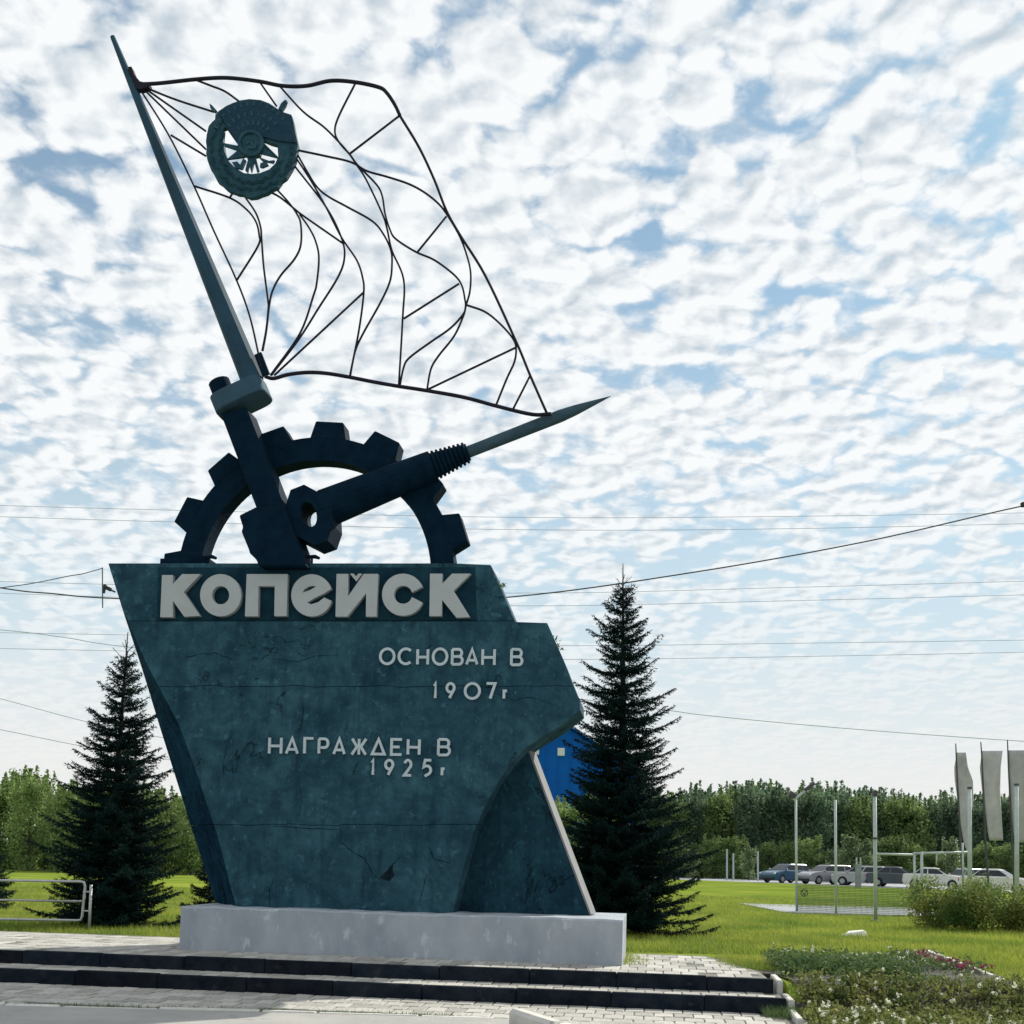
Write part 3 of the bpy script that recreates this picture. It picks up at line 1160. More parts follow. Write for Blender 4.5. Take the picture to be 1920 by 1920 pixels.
GL = {
    'O': [('c', ell(.5, .5, .5, .5, 0, 360, 24)[:-1])],
    'C': [('o', ell(.52, .5, .52, .5, 48, 312, 20))],
    'H': [('o', [(0, 0), (0, 1)]), ('o', [(1, 0), (1, 1)]), ('o', [(0, .48), (1, .48)])],
    'B': [('o', [(0, 0), (0, 1)]), ('o', [(0, 1), (.6, 1)] + ell(.62, .76, .30, .24, 80, -80, 8) + [(0, .52)]),
          ('o', [(0, .52), (.66, .52)] + ell(.66, .26, .34, .26, 80, -80, 8) + [(0, 0)])],
    'A': [('o', [(0, 0), (.5, 1), (1, 0)]), ('o', [(.2, .27), (.8, .27)])],
    '1': [('o', [(0, .82), (.75, 1), (.75, 0)])],
    '9': [('c', ell(.5, .70, .46, .30, 0, 360, 20)[:-1]), ('o', [(.93, .60), (.40, 0)])],
    '0': [('c', ell(.5, .5, .5, .5, 0, 360, 24)[:-1])],
    '7': [('o', [(0, 1), (1, 1), (.45, 0)])],
    'r': [('o', [(0, 0), (0, 1), (1, 1)])],
    'G': [('o', [(0, 0), (0, 1), (1, 1)])],
    'P': [('o', [(0, 0), (0, 1)]), ('o', [(0, 1), (.6, 1)] + ell(.62, .70, .36, .30, 80, -80, 8) + [(.18, .40)])],
    'X': [('o', [(.5, 0), (.5, 1)]), ('o', [(0, 1), (.32, .56), (.5, .5)]), ('o', [(1, 1), (.68, .56), (.5, .5)]), ('o', [(0, 0), (.32, .44), (.5, .5)]), ('o', [(1, 0), (.68, .44), (.5, .5)])],
    'D': [('c', [(.04, .03), (.5, 1), (.96, .03)])],
    'E': [('o', [(1, 1), (0, 1), (0, 0), (1, 0)]), ('o', [(0, .5), (.8, .5)])],
    '2': [('o', ell(.5, .72, .45, .28, 165, -30, 14) + [(.02, .0), (1, 0)])],
    '5': [('o', [(1, 1), (.25, 1), (.08, .56)] + ell(.45, .36, .52, .28, 115, -60, 12) + [(.25, -.02)])],
}
TEXT = [
    ('O', 710, 742, 1214, 1247), ('C', 745, 776, 1214, 1247), ('H', 780, 805, 1215, 1248), ('O', 809, 841, 1214, 1248), ('B', 845, 870, 1215, 1248),
    ('A', 872, 898, 1215, 1248), ('H', 902, 930, 1215, 1249), ('B', 956, 982, 1215, 1249),
    ('1', 811, 820, 1279, 1311), ('9', 834, 855, 1279, 1311), ('0', 869, 902, 1279, 1312), ('7', 909, 931, 1279, 1312), ('r', 942, 953, 1293, 1312),
    ('H', 502, 530, 1381, 1415), ('A', 534, 561, 1382, 1415), ('G', 568, 590, 1382, 1415), ('P', 595, 618, 1383, 1415), ('A', 623, 649, 1383, 1416),
    ('X', 657, 689, 1383, 1417), ('D', 694, 725, 1384, 1417), ('E', 731, 756, 1384, 1417), ('H', 762, 789, 1384, 1417), ('B', 819, 846, 1384, 1418),
    ('1', 694, 703, 1423, 1455), ('9', 719, 740, 1423, 1455), ('2', 755, 774, 1423, 1456), ('5', 790, 811, 1423, 1457), ('r', 826, 836, 1439, 1456)]
for g, xa, xb, yt, yb in TEXT:
    lo, hi = PX(xa, yb, VF - 0.03), PX(xb, yt, VF - 0.03)
    wst = 0.034
    u0, u1, za, zb = lo.x + wst / 2, hi.x - wst / 2, lo.z + wst / 2, hi.z - wst / 2
    mb = MB(SORG)
    for k, (kind, pts) in enumerate(GL[g]):
        P = [(u0 + (u1 - u0) * p[0], za + (zb - za) * p[1]) for p in pts]
        clean = [P[0]]
        for q in P[1:]:
            if (Vector(q) - Vector(clean[-1])).length > 1e-4:
                clean.append(q)
        mb.add(*ribbon(clean, wst, VF - 0.032 - 0.0012 * k, 0.026 + 0.0012 * k, kind == 'c'))
    mb.build('letter', M_LETTER2, stele, fix=True)

# ---- gear arch
VG = 0.62
GT = 0.28
gc = PX(588, 1083, VG)
ro = (PX(588, 820, VG) - gc).length
ri = (PX(588, 863, VG) - gc).length
ztop = PX(588, 1058, VG).z
GORG = Vector((gc.x, VG, ztop))
gear = mon_empty('gear_arch', GORG, 'black half gear wheel standing as an arch on the stele', 'gear')
a0 = math.degrees(math.asin((ztop - 0.03 - gc.z) / ro))
a1 = math.degrees(math.asin((ztop - 0.03 - gc.z) / ri))
n = 48
mb = MB(GORG)
of = [Vector((gc.x + ro * math.cos(R(a0 + (180 - 2 * a0) * k / n)), VG, gc.z + ro * math.sin(R(a0 + (180 - 2 * a0) * k / n)))) for k in range(n + 1)]
inn = [Vector((gc.x + ri * math.cos(R(a1 + (180 - 2 * a1) * k / n)), VG, gc.z + ri * math.sin(R(a1 + (180 - 2 * a1) * k / n)))) for k in range(n + 1)]
vs, fs = [], []
for k in range(n + 1):
    for p in (of[k], inn[k]):
        vs += [p, p + Vector((0, GT, 0))]
for k in range(n):
    b0, b1 = 4 * k, 4 * (k + 1)
    fs += [(b0, b1, b1 + 2, b0 + 2), (b0 + 1, b0 + 3, b1 + 3, b1 + 1), (b0, b0 + 1, b1 + 1, b1), (b0 + 2, b1 + 2, b1 + 3, b0 + 3)]
fs += [(0, 2, 3, 1), (4 * n, 4 * n + 1, 4 * n + 3, 4 * n + 2)]
mb.add(vs, fs)
mb.build('rim', M_IRON, gear, fix=True)
pxm = (PX(688, 1000, VG) - PX(588, 1000, VG)).length / 100.0
for k in range(-4, 4):
    an = R(4.0 + 22.5 * k)
    if abs(an) > R(88):
        continue
    er, et = Vector((math.sin(an), 0, math.cos(an))), Vector((math.cos(an), 0, -math.sin(an)))
    w0, w1, h = 34 * pxm, 26 * pxm, 29 * pxm
    base = gc + er * (ro - 0.025)
    f = [base - et * w0, base + et * w0, base + et * w1 + er * (h + .025), base - et * w1 + er * (h + .025)]
    mb = MB(GORG)
    mb.prism([p + Vector((0, -0.004, 0)) for p in f], [p + Vector((0, GT + 0.008, 0)) for p in f])
    mb.build('tooth', M_IRON, gear, fix=True, bevel=0.01)
# feet plates
for x0, x1, y0 in ((300, 392, 1047), (798, 856, 1056)):
    a, b = PX(x0, y0, VG - 0.08), PX(x1, y0, VG - 0.08)
    mb = MB(GORG)
    mb.box(a.x, b.x, VG - 0.08, VG + GT + 0.06, ztop - 0.06, a.z)
    mb.build('foot_plate', M_IRON, gear, bevel=0.006)

# ---- leaning post with handle block, collar and flagpole
VP = 0.60


def quad_prism(parent, org, pts, v0, v1, name, mt, bevel=0.0):
    f = [PX(x, y, v0) for x, y in pts]
    mb = MB(org)
    mb.prism(f, [Vector((p.x, v1, p.z)) for p in f])
    return mb.build(name, mt, parent, fix=True, bevel=bevel)


PORG = Vector((PX(526, 1058, VP).x, VP, PX(526, 1058, VP).z))
post = mon_empty('leaning_post', PORG, 'black leaning square post with wide handle block at its foot and grey clamp on top', 'post')
quad_prism(post, PORG, [(413, 775), (461, 762), (576, 1062), (522, 1062)], 0.30, 0.72, 'shaft', M_IRON, 0.02)
quad_prism(post, PORG, [(448, 966), (482, 949), (533, 950), (574, 1061), (484, 1061), (481, 1050), (468, 1037), (466, 1030), (452, 996), (455, 988)], 0.24, 0.78, 'handle_block', M_IRON, 0.015)
# clamp: a stadium shaped link whose axis follows the pole
ax0, ax1 = PX(473, 705, 0.52), PX(213, 72, 0.52)
axis = (ax1 - ax0).normalized()
cl = PX(434, 762, 0.50)
cr = PX(474, 748, 0.50)
bolt_c = PX(423, 752, 0.50)
side = (cr - cl)
side = (side - axis * side.dot(axis)).normalized()
bv = axis.cross(side)
cc = PX(453, 748, 0.50)
hh = 0.118
mb = MB(PORG)
ring = []
for k in range(40):
    an = 2 * math.pi * k / 40
    cs, sn = math.cos(an), math.sin(an)
    pw = 0.42
    ring.append(side * (0.365 * math.copysign(abs(cs) ** pw, cs)) + bv * (0.26 * math.copysign(abs(sn) ** pw, sn)))
mb.prism([cc + p - axis * hh for p in ring], [cc + p + axis * hh for p in ring])
mb.build('clamp', M_COLLAR, post, fix=True, bevel=0.012)
bt = PX(421, 742, 0.50)
mb = MB(PORG)
mb.tube([bt - axis * 0.05, bt + axis * 0.20], 0.145, 16)
mb.build('bolt', M_IRON, post)

FORG = PX(474, 712, 0.50)
pole = mon_empty('flagpole', FORG, 'tall tapering grey blue flagpole leaning left above the gear', 'flagpole')
pb, pt = PX(474.5, 716, 0.50), PX(211, 69, 0.50)
rb_ = 21.5 * pxm
rt_ = 4.6 * pxm
mb = MB(FORG)
K = 14
mb.tube([pb.lerp(pt, k / K) for k in range(K + 1)], [rb_ * (1 - k / K) ** 0.93 + rt_ * (1 - (1 - k / K) ** 0.93) for k in range(K + 1)], 8)
mb.build('mast', M_POLE, pole)
mb = MB(FORG)
q0, q1 = PX(484, 664, 0.44), PX(499, 703, 0.44)
mb.bar(q0, q1, 0.10, 0.05, (0, 1, 0))
mb.build('cleat', M_IRON, pole)

# ---- flag of bent rods
flag = mon_empty('flag_frame', FORG, 'openwork flag of bent dark rods spread between pole and chisel', 'flag')


def wave(x, y):
    return 0.50 + 0.10 * math.sin((x - 260) / 95.0 + y / 330.0) * min(1, max(0, (x - 280) / 250.0))


RODS = {
    6.8: [[(262, 158), (300, 156), (370, 148.5), (425, 146), (485, 152.5), (530, 161), (575, 161), (620, 151.5), (665, 154), (710, 163.5), (725, 174), (740, 196), (750, 217)],
          [(497, 706), (513, 709.6), (540, 702.4), (575.5, 698.4), (611.5, 700), (654.6, 707), (700, 716), (745.6, 724), (800.6, 732.5), (870, 745), (932, 761.6), (997.5, 777), (1034, 776)]],
    5.0: [[(749.6, 216.6), (786, 276.8), (815, 338.7), (837, 395), (862.6, 440.8), (910, 517), (968, 641), (993.8, 703), (1025, 774)]],
    3.9: [
        [(272, 164), (330, 187), (401, 210)], [(272, 166), (386, 246)], [(270, 168), (386, 280)],
        [(263, 168), (315, 251), (362, 345), (401, 433), (443, 524), (467.7, 591), (484.5, 663), (490, 690)],
        [(320.6, 253.5), (386, 292.6)],
        [(363.6, 348.6), (430, 370.7), (461, 391.6), (479.5, 415), (486, 441), (483.4, 462), (443, 527)],
        [(458.6, 368), (479.5, 399), (488.6, 425.4), (490.5, 446), (494.5, 500), (502.4, 562), (503.2, 580), (498.9, 620), (491.7, 658)],
        [(436.5, 362), (430, 372)],
        [(367.5, 150), (396, 161), (422, 171.5), (448, 190)], [(487, 154), (518.5, 199)],
        [(523.8, 161), (568, 209), (607, 238), (638, 269), (655, 289), (669, 309.6), (687.6, 338.7), (716.8, 400.7), (726, 430), (735, 470), (757, 524.7), (755, 597.6), (747.8, 722)],
        [(667, 155), (635.7, 217), (628, 245.7), (635.7, 266.6), (657, 291), (671, 310), (705.8, 346), (716.8, 368), (722, 400.7), (731, 430), (742, 448), (778.7, 471.8), (815, 488), (851.6, 515.5), (866, 535.6), (871.7, 561), (873, 575), (868, 590), (844, 615.8), (808, 641), (768, 670.5), (757, 688.7), (750, 722)],
        [(656.6, 287.7), (749.6, 216.6)],
        [(555, 281), (612, 293), (658, 304), (687.6, 320.5), (724, 331), (764, 344), (793, 359), (819, 379), (837, 400.7), (862.6, 444.5), (877, 484.6), (882.6, 513.7), (881, 546.5), (873.5, 574), (869, 592), (851.6, 630), (822.5, 667), (808, 692), (800.6, 731)],
        [(837, 406), (782, 473.6)], [(860.8, 532), (757, 597.6)],
        [(875, 572), (910, 585), (939, 608.5), (961, 634), (967.6, 652), (964.7, 678), (950, 710.6), (930, 760)],
        [(966.5, 652), (800.6, 731)], [(993.8, 705), (961, 769)],
        [(555, 285), (575, 320), (594, 350), (614.7, 368), (651, 388), (698.5, 415), (720, 441), (733, 470), (735, 495.5), (731, 528), (713, 568), (680, 627), (665.7, 659.6), (656.6, 705)],
        [(553, 293), (580, 334), (609, 384), (640, 444.5), (669, 488), (680, 521), (682, 550), (673, 619.5), (656, 705)],
        [(549.8, 308), (612, 389), (641, 448), (645.7, 484.6), (633, 521), (596.5, 579), (561, 635), (508.4, 704)],
        [(503, 358), (526, 370.7), (555, 394), (570.6, 406), (643.5, 456.7)],
        [(516, 352), (540, 378), (556, 400), (564, 420), (564, 459), (552, 486), (526, 517), (511, 545.5), (504.8, 574), (499.5, 620), (492.5, 658)],
        [(562, 402), (580, 428), (591.5, 451.5), (598, 482.7), (594, 530), (587.5, 555), (562, 626), (507, 704)],
        [(682, 548), (514, 704)],
    ]}
for wd, lst in RODS.items():
    for i, pts in enumerate(lst):
        q = spline([PX(x, y, wave(x, y)) for x, y in pts], 6)
        mb = MB(FORG)
        mb.tube(q, wd * pxm / 2, 6)
        mb.build('rod', M_ROD, flag, smooth=True)
quad_prism(flag, FORG, [(239, 125), (246, 124), (252, 140), (262, 152), (280, 156), (278, 162), (264, 167), (256, 166)], 0.44, 0.54, 'gusset', M_ROD, 0.004)

# ---- order badge hung in the flag
def E(x, y):
    q = PX(380 + x / 8.0, 140 + y / 8.0, 0.36)
    return (q.x, q.z)


EORG = Vector((E(720, 1090)[0], 0.36, E(720, 1090)[1]))
emb = mon_empty('order_badge', EORG, 'round blue grey metal order badge with wreath hung in the rod flag', 'badge')
outl = [(240, 545), (350, 470), (450, 425), (560, 385), (700, 365), (870, 380), (1000, 430), (1120, 510), (1200, 560), (1330, 600), (1360, 700), (1385, 850), (1430, 1050), (1405, 1180), (1390, 1280),
        (1340, 1390), (1310, 1440), (1250, 1540), (1180, 1590), (1120, 1680), (1040, 1715), (960, 1770), (880, 1795), (800, 1830), (700, 1840), (640, 1810), (580, 1790), (520, 1785), (460, 1760), (400, 1745),
        (340, 1700), (280, 1640), (220, 1600), (170, 1500), (130, 1440), (95, 1350), (70, 1280), (50, 1180), (60, 1100), (48, 1000), (60, 900), (90, 770), (140, 710), (185, 670), (190, 600)]
hole = [(312, 795), (345, 785), (440, 920), (545, 1060), (610, 1190), (720, 1230), (850, 1190), (905, 975), (1010, 1020), (1122, 1050), (1132, 1230), (1090, 1330), (1000, 1420), (860, 1475), (740, 1490), (620, 1475), (490, 1400),
        (385, 1290), (325, 1150), (300, 960)]
holed_plate('backing_plate', [[E(*p) for p in outl], [E(*p) for p in hole]], 0.36, 0.44, M_EMBLEM, emb, EORG)
# enamel banner across the top
bn = [(250, 590), (420, 470), (700, 400), (900, 420), (1120, 540), (1310, 615), (1405, 1030), (1150, 1010), (900, 940), (740, 860), (540, 1030), (380, 800)]
holed_plate('banner', [[E(*p) for p in bn]], 0.335, 0.365, M_EMBFLAG, emb, EORG)
# centre disc with rim, star points and tools
cx, cy = 740, 1055
holed_plate('disc', [[E(cx + 195 * math.cos(R(a)), cy + 195 * math.sin(R(a))) for a in range(0, 360, 12)]], 0.325, 0.36, M_EMBLEM, emb, EORG)
holed_plate('disc_rim', [[E(cx + 198 * math.cos(R(a)), cy + 198 * math.sin(R(a))) for a in range(0, 360, 12)],
                         [E(cx + 150 * math.cos(R(a)), cy + 150 * math.sin(R(a))) for a in range(0, 360, 12)]], 0.305, 0.325, M_EMBLEM, emb, EORG)
for pts in ([(560, 1080), (300, 1030), (330, 1075), (560, 1150)], [(560, 1120), (370, 1275), (640, 1240)], [(850, 1180), (1120, 1250), (920, 1040)], [(660, 1220), (735, 1480), (800, 1220)],
            [(930, 1040), (1130, 1235), (1100, 1240), (905, 1080)], [(840, 1240), (1000, 1300), (1080, 1290), (1060, 1330), (900, 1300)]):
    holed_plate('star_point', [[E(*p) for p in pts]], 0.345, 0.38, M_EMBLEM, emb, EORG)
for pts in ([(440, 1320), (520, 1305), (565, 1355), (610, 1260), (655, 1290), (600, 1425), (490, 1405)], [(870, 1330), (960, 1310), (990, 1360), (900, 1400), (860, 1390)], [(640, 1440), (690, 1250), (720, 1260), (680, 1480)],
            [(760, 1260), (800, 1250), (850, 1440), (820, 1470)]):
    holed_plate('tool', [[E(*p) for p in pts]], 0.35, 0.38, M_EMBLEM, emb, EORG)
# raised hammer and sickle on the disc
for pts in ([(660, 1060), (720, 1000), (745, 1025), (685, 1085)], [(715, 1040), (735, 1025), (830, 1140), (810, 1155)]):
    holed_plate('hammer', [[E(*p) for p in pts]], 0.311, 0.327, M_EMBLEM, emb, EORG)
sk = [(cx + 8 + 88 * math.cos(R(a)), cy + 5 + 88 * math.sin(R(a))) for a in range(-75, 130, 12)] + [(cx + 6 + 66 * math.cos(R(a)), cy + 60 * math.sin(R(a))) for a in range(120, -70, -12)]
holed_plate('sickle', [[E(*p) for p in sk]], 0.309, 0.327, M_EMBLEM, emb, EORG)
# laurel leaves over the ring
lm = None
r = random.Random(8)
for row_, rad in ((0, 560), (1, 470)):
    for k in range(30):
        a = -20 + k * (250.0 / 29)
        if rad == 470 and not (15 < a < 175 + 30):
            continue
        x, y = 735 + rad * math.cos(R(a)) * (1.08 if row_ == 0 else 1.0), 1110 + rad * math.sin(R(a)) * 1.1
        x += r.uniform(-8, 8)
        d = R(a + (100 if a < 90 else 80) + (25 if k % 2 else -25) + (180 if a < 90 else 0))
        dx, dy = math.cos(d), math.sin(d)
        L_, w_ = 74, 30
        pts = [(x - dx * L_, y - dy * L_), (x - dy * w_, y + dx * w_), (x + dx * L_, y + dy * L_), (x + dy * w_, y - dx * w_)]
        q = [Vector((E(*p)[0], 0.357, E(*p)[1])) for p in pts]
        top = Vector((E(x, y)[0], 0.318, E(x, y)[1]))
        mb = MB(EORG)
        mb.add(q + [top], [(0, 1, 4), (1, 2, 4), (2, 3, 4), (3, 0, 4), (3, 2, 1, 0)])
        mb.build('laurel_leaf', M_EMBLEM, emb, fix=True)
# raised marks of the worn lettering on the banner (too worn to read)
for k in range(13 + 9 + 7):
    row_ = 0 if k < 13 else (1 if k < 22 else 2)
    a = R((205 + k * 9.6, 218 + (k - 13) * 12.5, 228 + (k - 22) * 14.5)[row_])
    rr_ = (600, 455, 320)[row_]
    x, y = 760 + rr_ * math.cos(a), 1060 + rr_ * 1.01 * math.sin(a)
    hx, hy = -math.sin(a), math.cos(a)
    pts = [(x - hx * 17 - hy * 34, y - hy * 17 + hx * 34), (x + hx * 17 - hy * 34, y + hy * 17 + hx * 34), (x + hx * 17 + hy * 34, y + hy * 17 - hx * 34), (x - hx * 17 + hy * 34, y - hy * 17 - hx * 34)]
    mb = MB(EORG)
    f = [Vector((E(*p)[0], 0.330, E(*p)[1])) for p in pts]
    mb.prism(f, [p + Vector((0, 0.007, 0)) for p in f])
    mb.build('worn_mark', M_EMBLEM, emb, fix=True)
for pts in ([(105, 440), (150, 470), (215, 545), (180, 570), (120, 510)], [(1140, 520), (1180, 440), (1240, 385), (1270, 400), (1250, 470), (1195, 550)]):
    holed_plate('ribbon_tip', [[E(*p) for p in pts]], 0.345, 0.385, M_EMBLEM, emb, EORG)

# ---- jackhammer
JV0, JV1 = 0.34, 0.80
JORG = PX(579, 965, 0.5)
jack = mon_empty('jackhammer', JORG, 'black jackhammer with long grey chisel laid slanting across the gear', 'jackhammer')
hexo = [(570, 908.5), (599, 924), (622, 944), (624, 984), (614, 1013), (589.6, 1022), (554.6, 1004), (533.8, 953.5), (544.7, 918.5)]
holec = [(578.7 + 15.5 * math.cos(R(a)) * 0.94 - 24 * math.sin(R(a)) * -0.30 * -1 * -1, 964.4 + 24 * math.sin(R(a)) + 15.5 * math.cos(R(a)) * 0.0) for a in range(0, 360, 18)]
holec = []
for a in range(0, 360, 18):
    ex, ey = 14.5 * math.cos(R(a)), 24 * math.sin(R(a))
    t = R(-16)
    holec.append((578.7 + ex * math.cos(t) - ey * math.sin(t), 964.4 + ex * math.sin(t) + ey * math.cos(t)))
holed_plate('head_ring', [[(PX(x, y, JV0).x, PX(x, y, JV0).z) for x, y in hexo], [(PX(x, y, JV0).x, PX(x, y, JV0).z) for x, y in holec]], JV0, JV1, M_IRON, jack, JORG)


def lathe_px(a, b, prof, n, mt, name, v=0.56, smooth=False):
    """round body along the line a-b of the photograph; prof: (fraction, half width in px)"""
    A, B = PX(a[0], a[1], v), PX(b[0], b[1], v)
    mb = MB(JORG)
    mb.tube([A.lerp(B, t) for t, _ in prof], [w * pxm for _, w in prof], n)
    return mb.build(name, mt, jack, smooth=smooth)


lathe_px((606, 955), (812, 873), [(0, 33), (0.02, 34.5), (0.5, 31), (1.0, 27)], 20, M_IRON, 'barrel')
thr = []
for k in range(9):
    t = k / 9.0
    w = 25.5 - 8.5 * t
    thr += [(t, w - 2.2), (t + 0.012, w + 1.4), (t + 0.062, w + 1.4), (t + 0.075, w - 2.2)]
thr += [(1.0, 15.5)]
lathe_px((808, 875), (878, 847.5), thr, 18, M_IRON, 'threaded_sleeve')
lathe_px((872, 850), (1145, 743), [(0, 10.5), (0.55, 11.0), (0.66, 11.0), (0.76, 9.0), (0.90, 4.2), (1.0, 0.5)], 14, M_CHISEL, 'chisel')

# small spotlights with flat shades on the stele's top
for k, (x, y, lab) in enumerate(((392, 1046, 'small dark spotlight by the left foot of the gear arch'), (585, 1046, 'small dark spotlight by the foot of the leaning post'))):
    q = PX(x, y + 8, 0.50)
    t = mon_empty('spotlight', q, lab, 'lamp')
    mb = MB(q)
    mb.box(q.x - 0.01, q.x + 0.01, q.y - 0.01, q.y + 0.01, q.z - 0.05, q.z + 0.06)
    mb.build('stem', M_IRON, t)
    mb = MB(q)
    mb.tube([(q.x - 0.10, q.y, q.z + 0.07), (q.x + 0.04, q.y, q.z + 0.072), (q.x + 0.10, q.y, q.z + 0.05)], [0.018, 0.028, 0.018], 8)
    mb.build('lamp_head', M_IRON, t)

# weeds rooted in the slab's right edge
r = random.Random(21)
for (x, y, lab) in ((938, 1106, 'small dry weed tuft on the upper right edge of the stele'), (1046, 1208, 'small dry weed tuft on the lower right shoulder of the stele')):
    q = PX(x - 3, y, VF + 0.25)
    t = mon_empty('weed', q, lab, 'weed')
    mb = MB(q)
    for k in range(46):
        b = q + Vector((r.uniform(-.06, .05), r.uniform(-.1, .1), r.uniform(-.13, .09)))
        d = Vector((r.uniform(-.2, 1), r.uniform(-1, 1), r.uniform(-.6, .9))).normalized() * r.uniform(.04, .09)
        s = Vector((r.uniform(-1, 1), r.uniform(-1, 1), r.uniform(-1, 1))).normalized() * 0.017
        mb.add([b, b + d * .5 + s, b + d, b + d * .5 - s], [(0, 1, 2, 3)])
    mb.build('leaves', M_HERBD, t)

# ================================================================== PLANTS
def needles_mesh(name, P, D, S, width):
    """thin triangles: base points P, directions*length D, side unit S"""
    n = len(P)
    V = np.empty((n * 3, 3), np.float32)
    V[0::3] = P - S * width
    V[1::3] = P + S * width
    V[2::3] = P + D
    F = np.arange(n * 3, dtype=np.int32).reshape(n, 3)
    return V, F


def unit(a):
    return a / np.maximum(np.linalg.norm(a, axis=-1, keepdims=True), 1e-9)


def spruce(name, loc, H, prof, seed, label, dens=1.0, leader=0.5, group=None, lean=0.0):
    rg = np.random.default_rng(seed)
    t = empty(name, loc, 0, label, 'tree', group)
    mb = MB()
    mb.tube([(0, 0, -0.15), (0, 0, H * 0.3), (lean * 0.5, 0, H * 0.7), (lean, 0, H)], [0.018 * H + 0.02, 0.013 * H + 0.015, 0.006 * H + 0.005, 0.006], 8)
    mb.build('trunk', M_BARK, t)
    Ps, Ds, Ss, Wd = [], [], [], []
    stem = MB()
    z = 0.06 * H * 0.5
    zs = []
    while z < H - leader:
        h = z / H
        sp = (0.185 + 0.085 * h + 0.05 * rg.random()) / dens
        zs.append((z, 13 if h < 0.4 else (11 if h < 0.65 else 9), 1.0))
        zs.append((z + 0.45 * sp, 8 if h < 0.4 else 6, 0.75))
        z += sp
    for z, nb, fl in zs:
        h = z / H
        Lmax = np.interp(h, [p[0] for p in prof], [p[1] for p in prof]) * fl
        a0_ = rg.random() * 6.283
        zc = z
        for j_ in range(nb):
            z = zc + rg.normal() * 0.035
            az = a0_ + 6.283 * (j_ + 0.7 * rg.random()) / nb
            Lb = Lmax * (0.58 + 0.46 * rg.random()) if rg.random() > 0.12 else Lmax * (1.08 + 0.14 * rg.random())
            el = np.interp(h, [0, 0.3, 0.6, 0.85, 1.0], [-0.12, -0.06, 0.12, 0.45, 0.9]) + rg.normal() * 0.07
            curl = np.interp(h, [0, 0.5, 1.0], [0.30, 0.28, 0.1])
            hd = np.array([math.cos(az), math.sin(az), 0])
            sd = np.array([-math.sin(az), math.cos(az), 0])
            base = np.array([lean * h, 0, z])

            def pt(s):
                s = np.asarray(s)[..., None]
                return base + hd * (Lb * s * math.cos(el)) + np.array([0, 0, 1.0]) * (Lb * (math.sin(el) * s - 0.10 * s + curl * s ** 2.5))
            ss = np.linspace(0, 1, 5)
            bp = pt(ss)
            stem.tube([Vector(p) for p in bp], [0.004 + 0.008 * Lb * (1 - s) for s in ss], 4, cap=False)
            nt = max(4, int(Lb / 0.042))
            s0 = np.linspace(0.12, 0.99, nt)
            for sgn in (-1, 1):
                s = np.clip(s0 + rg.normal(size=nt) * 0.01, 0, 1)
                tp = pt(s)
                tl = np.clip(0.05 + 0.34 * Lb * (1 - s) * (0.6 + 0.7 * rg.random(nt)), 0.04, 0.34)
                td = unit(hd * (0.75 + 0.3 * rg.random((nt, 1))) + sgn * sd * (0.75 + 0.35 * rg.random((nt, 1))) + np.array([0, 0, 1.0]) * (rg.normal(size=(nt, 1)) * 0.22 - 0.02))
                for i in range(nt):
                    k = max(4, int(tl[i] / 0.0125))
                    a = rg.random(k)
                    p = tp[i] + td[i] * (tl[i] * a)[:, None]
                    pr = unit(rg.normal(size=(k, 3)))
                    d = unit(td[i] * 0.8 + pr * 0.85) * (0.038 + 0.026 * rg.random((k, 1)))
                    Ps.append(p)
                    Ds.append(d)
                    Ss.append(unit(np.cross(d, rg.normal(size=(k, 3)))))
                    Wd.append(np.full((k, 1), 0.0085))
                    # the twig itself
                    Ps.append(tp[i][None])
                    Ds.append((td[i] * tl[i] * 1.05)[None])
                    Ss.append(unit(np.cross(td[i], [0, 0, 1.0]))[None])
                    Wd.append(np.full((1, 1), 0.006))
            k = int(Lb / 0.010)
            a = rg.random(k)
            p = pt(a)
            dirb = unit(pt(np.clip(a + 0.02, 0, 1.02)) - p + 1e-6)
            d = unit(dirb * 0.7 + unit(rg.normal(size=(k, 3)))) * (0.028 + 0.016 * rg.random((k, 1)))
            Ps.append(p)
            Ds.append(d)
            Ss.append(unit(np.cross(d, rg.normal(size=(k, 3)))))
            Wd.append(np.full((k, 1), 0.0070))
    # leader shoot
    k = int(130 * leader / 0.5)
    a = rg.random(k) * leader * 0.96
    p = np.stack([np.full(k, lean), np.zeros(k), H - leader + a], 1)
    d = unit(np.array([0, 0, 0.9]) + unit(rg.normal(size=(k, 3)))) * 0.03
    Ps.append(p), Ds.append(d), Ss.append(unit(np.cross(d, rg.normal(size=(k, 3))))), Wd.append(np.full((k, 1), 0.0035))
    for j in range(7):       # whorl of bare shoots under the leader
        az = j * 2.4
        d0 = np.array([math.cos(az) * 0.75, math.sin(az) * 0.75, 0.8])
        L0 = 0.24 if j < 4 else 0.34
        zb = H - leader * (0.80 if j < 4 else 1.25)
        k = 34
        a = rg.random((k, 1)) * L0
        p = np.array([lean, 0, zb]) + unit(d0) * a
        d = unit(d0 * 0.9 + unit(rg.normal(size=(k, 3)))) * 0.03
        Ps.append(p), Ds.append(d), Ss.append(unit(np.cross(d, rg.normal(size=(k, 3))))), Wd.append(np.full((k, 1), 0.0035))
        stem.tube([Vector((lean, 0, zb)), Vector(np.array([lean, 0, zb]) + unit(d0) * L0)], [0.006, 0.003], 4, cap=False)
    P, D, S, Wn = (np.concatenate(x) for x in (Ps, Ds, Ss, Wd))
    V, F = needles_mesh(name, P, D, S, Wn)
    me = np_mesh('needles', V, F, [M_NEEDLE])
    o = link(bpy.data.objects.new('crown', me), t)
    stem.build('branches', M_BARK, t)
    return t


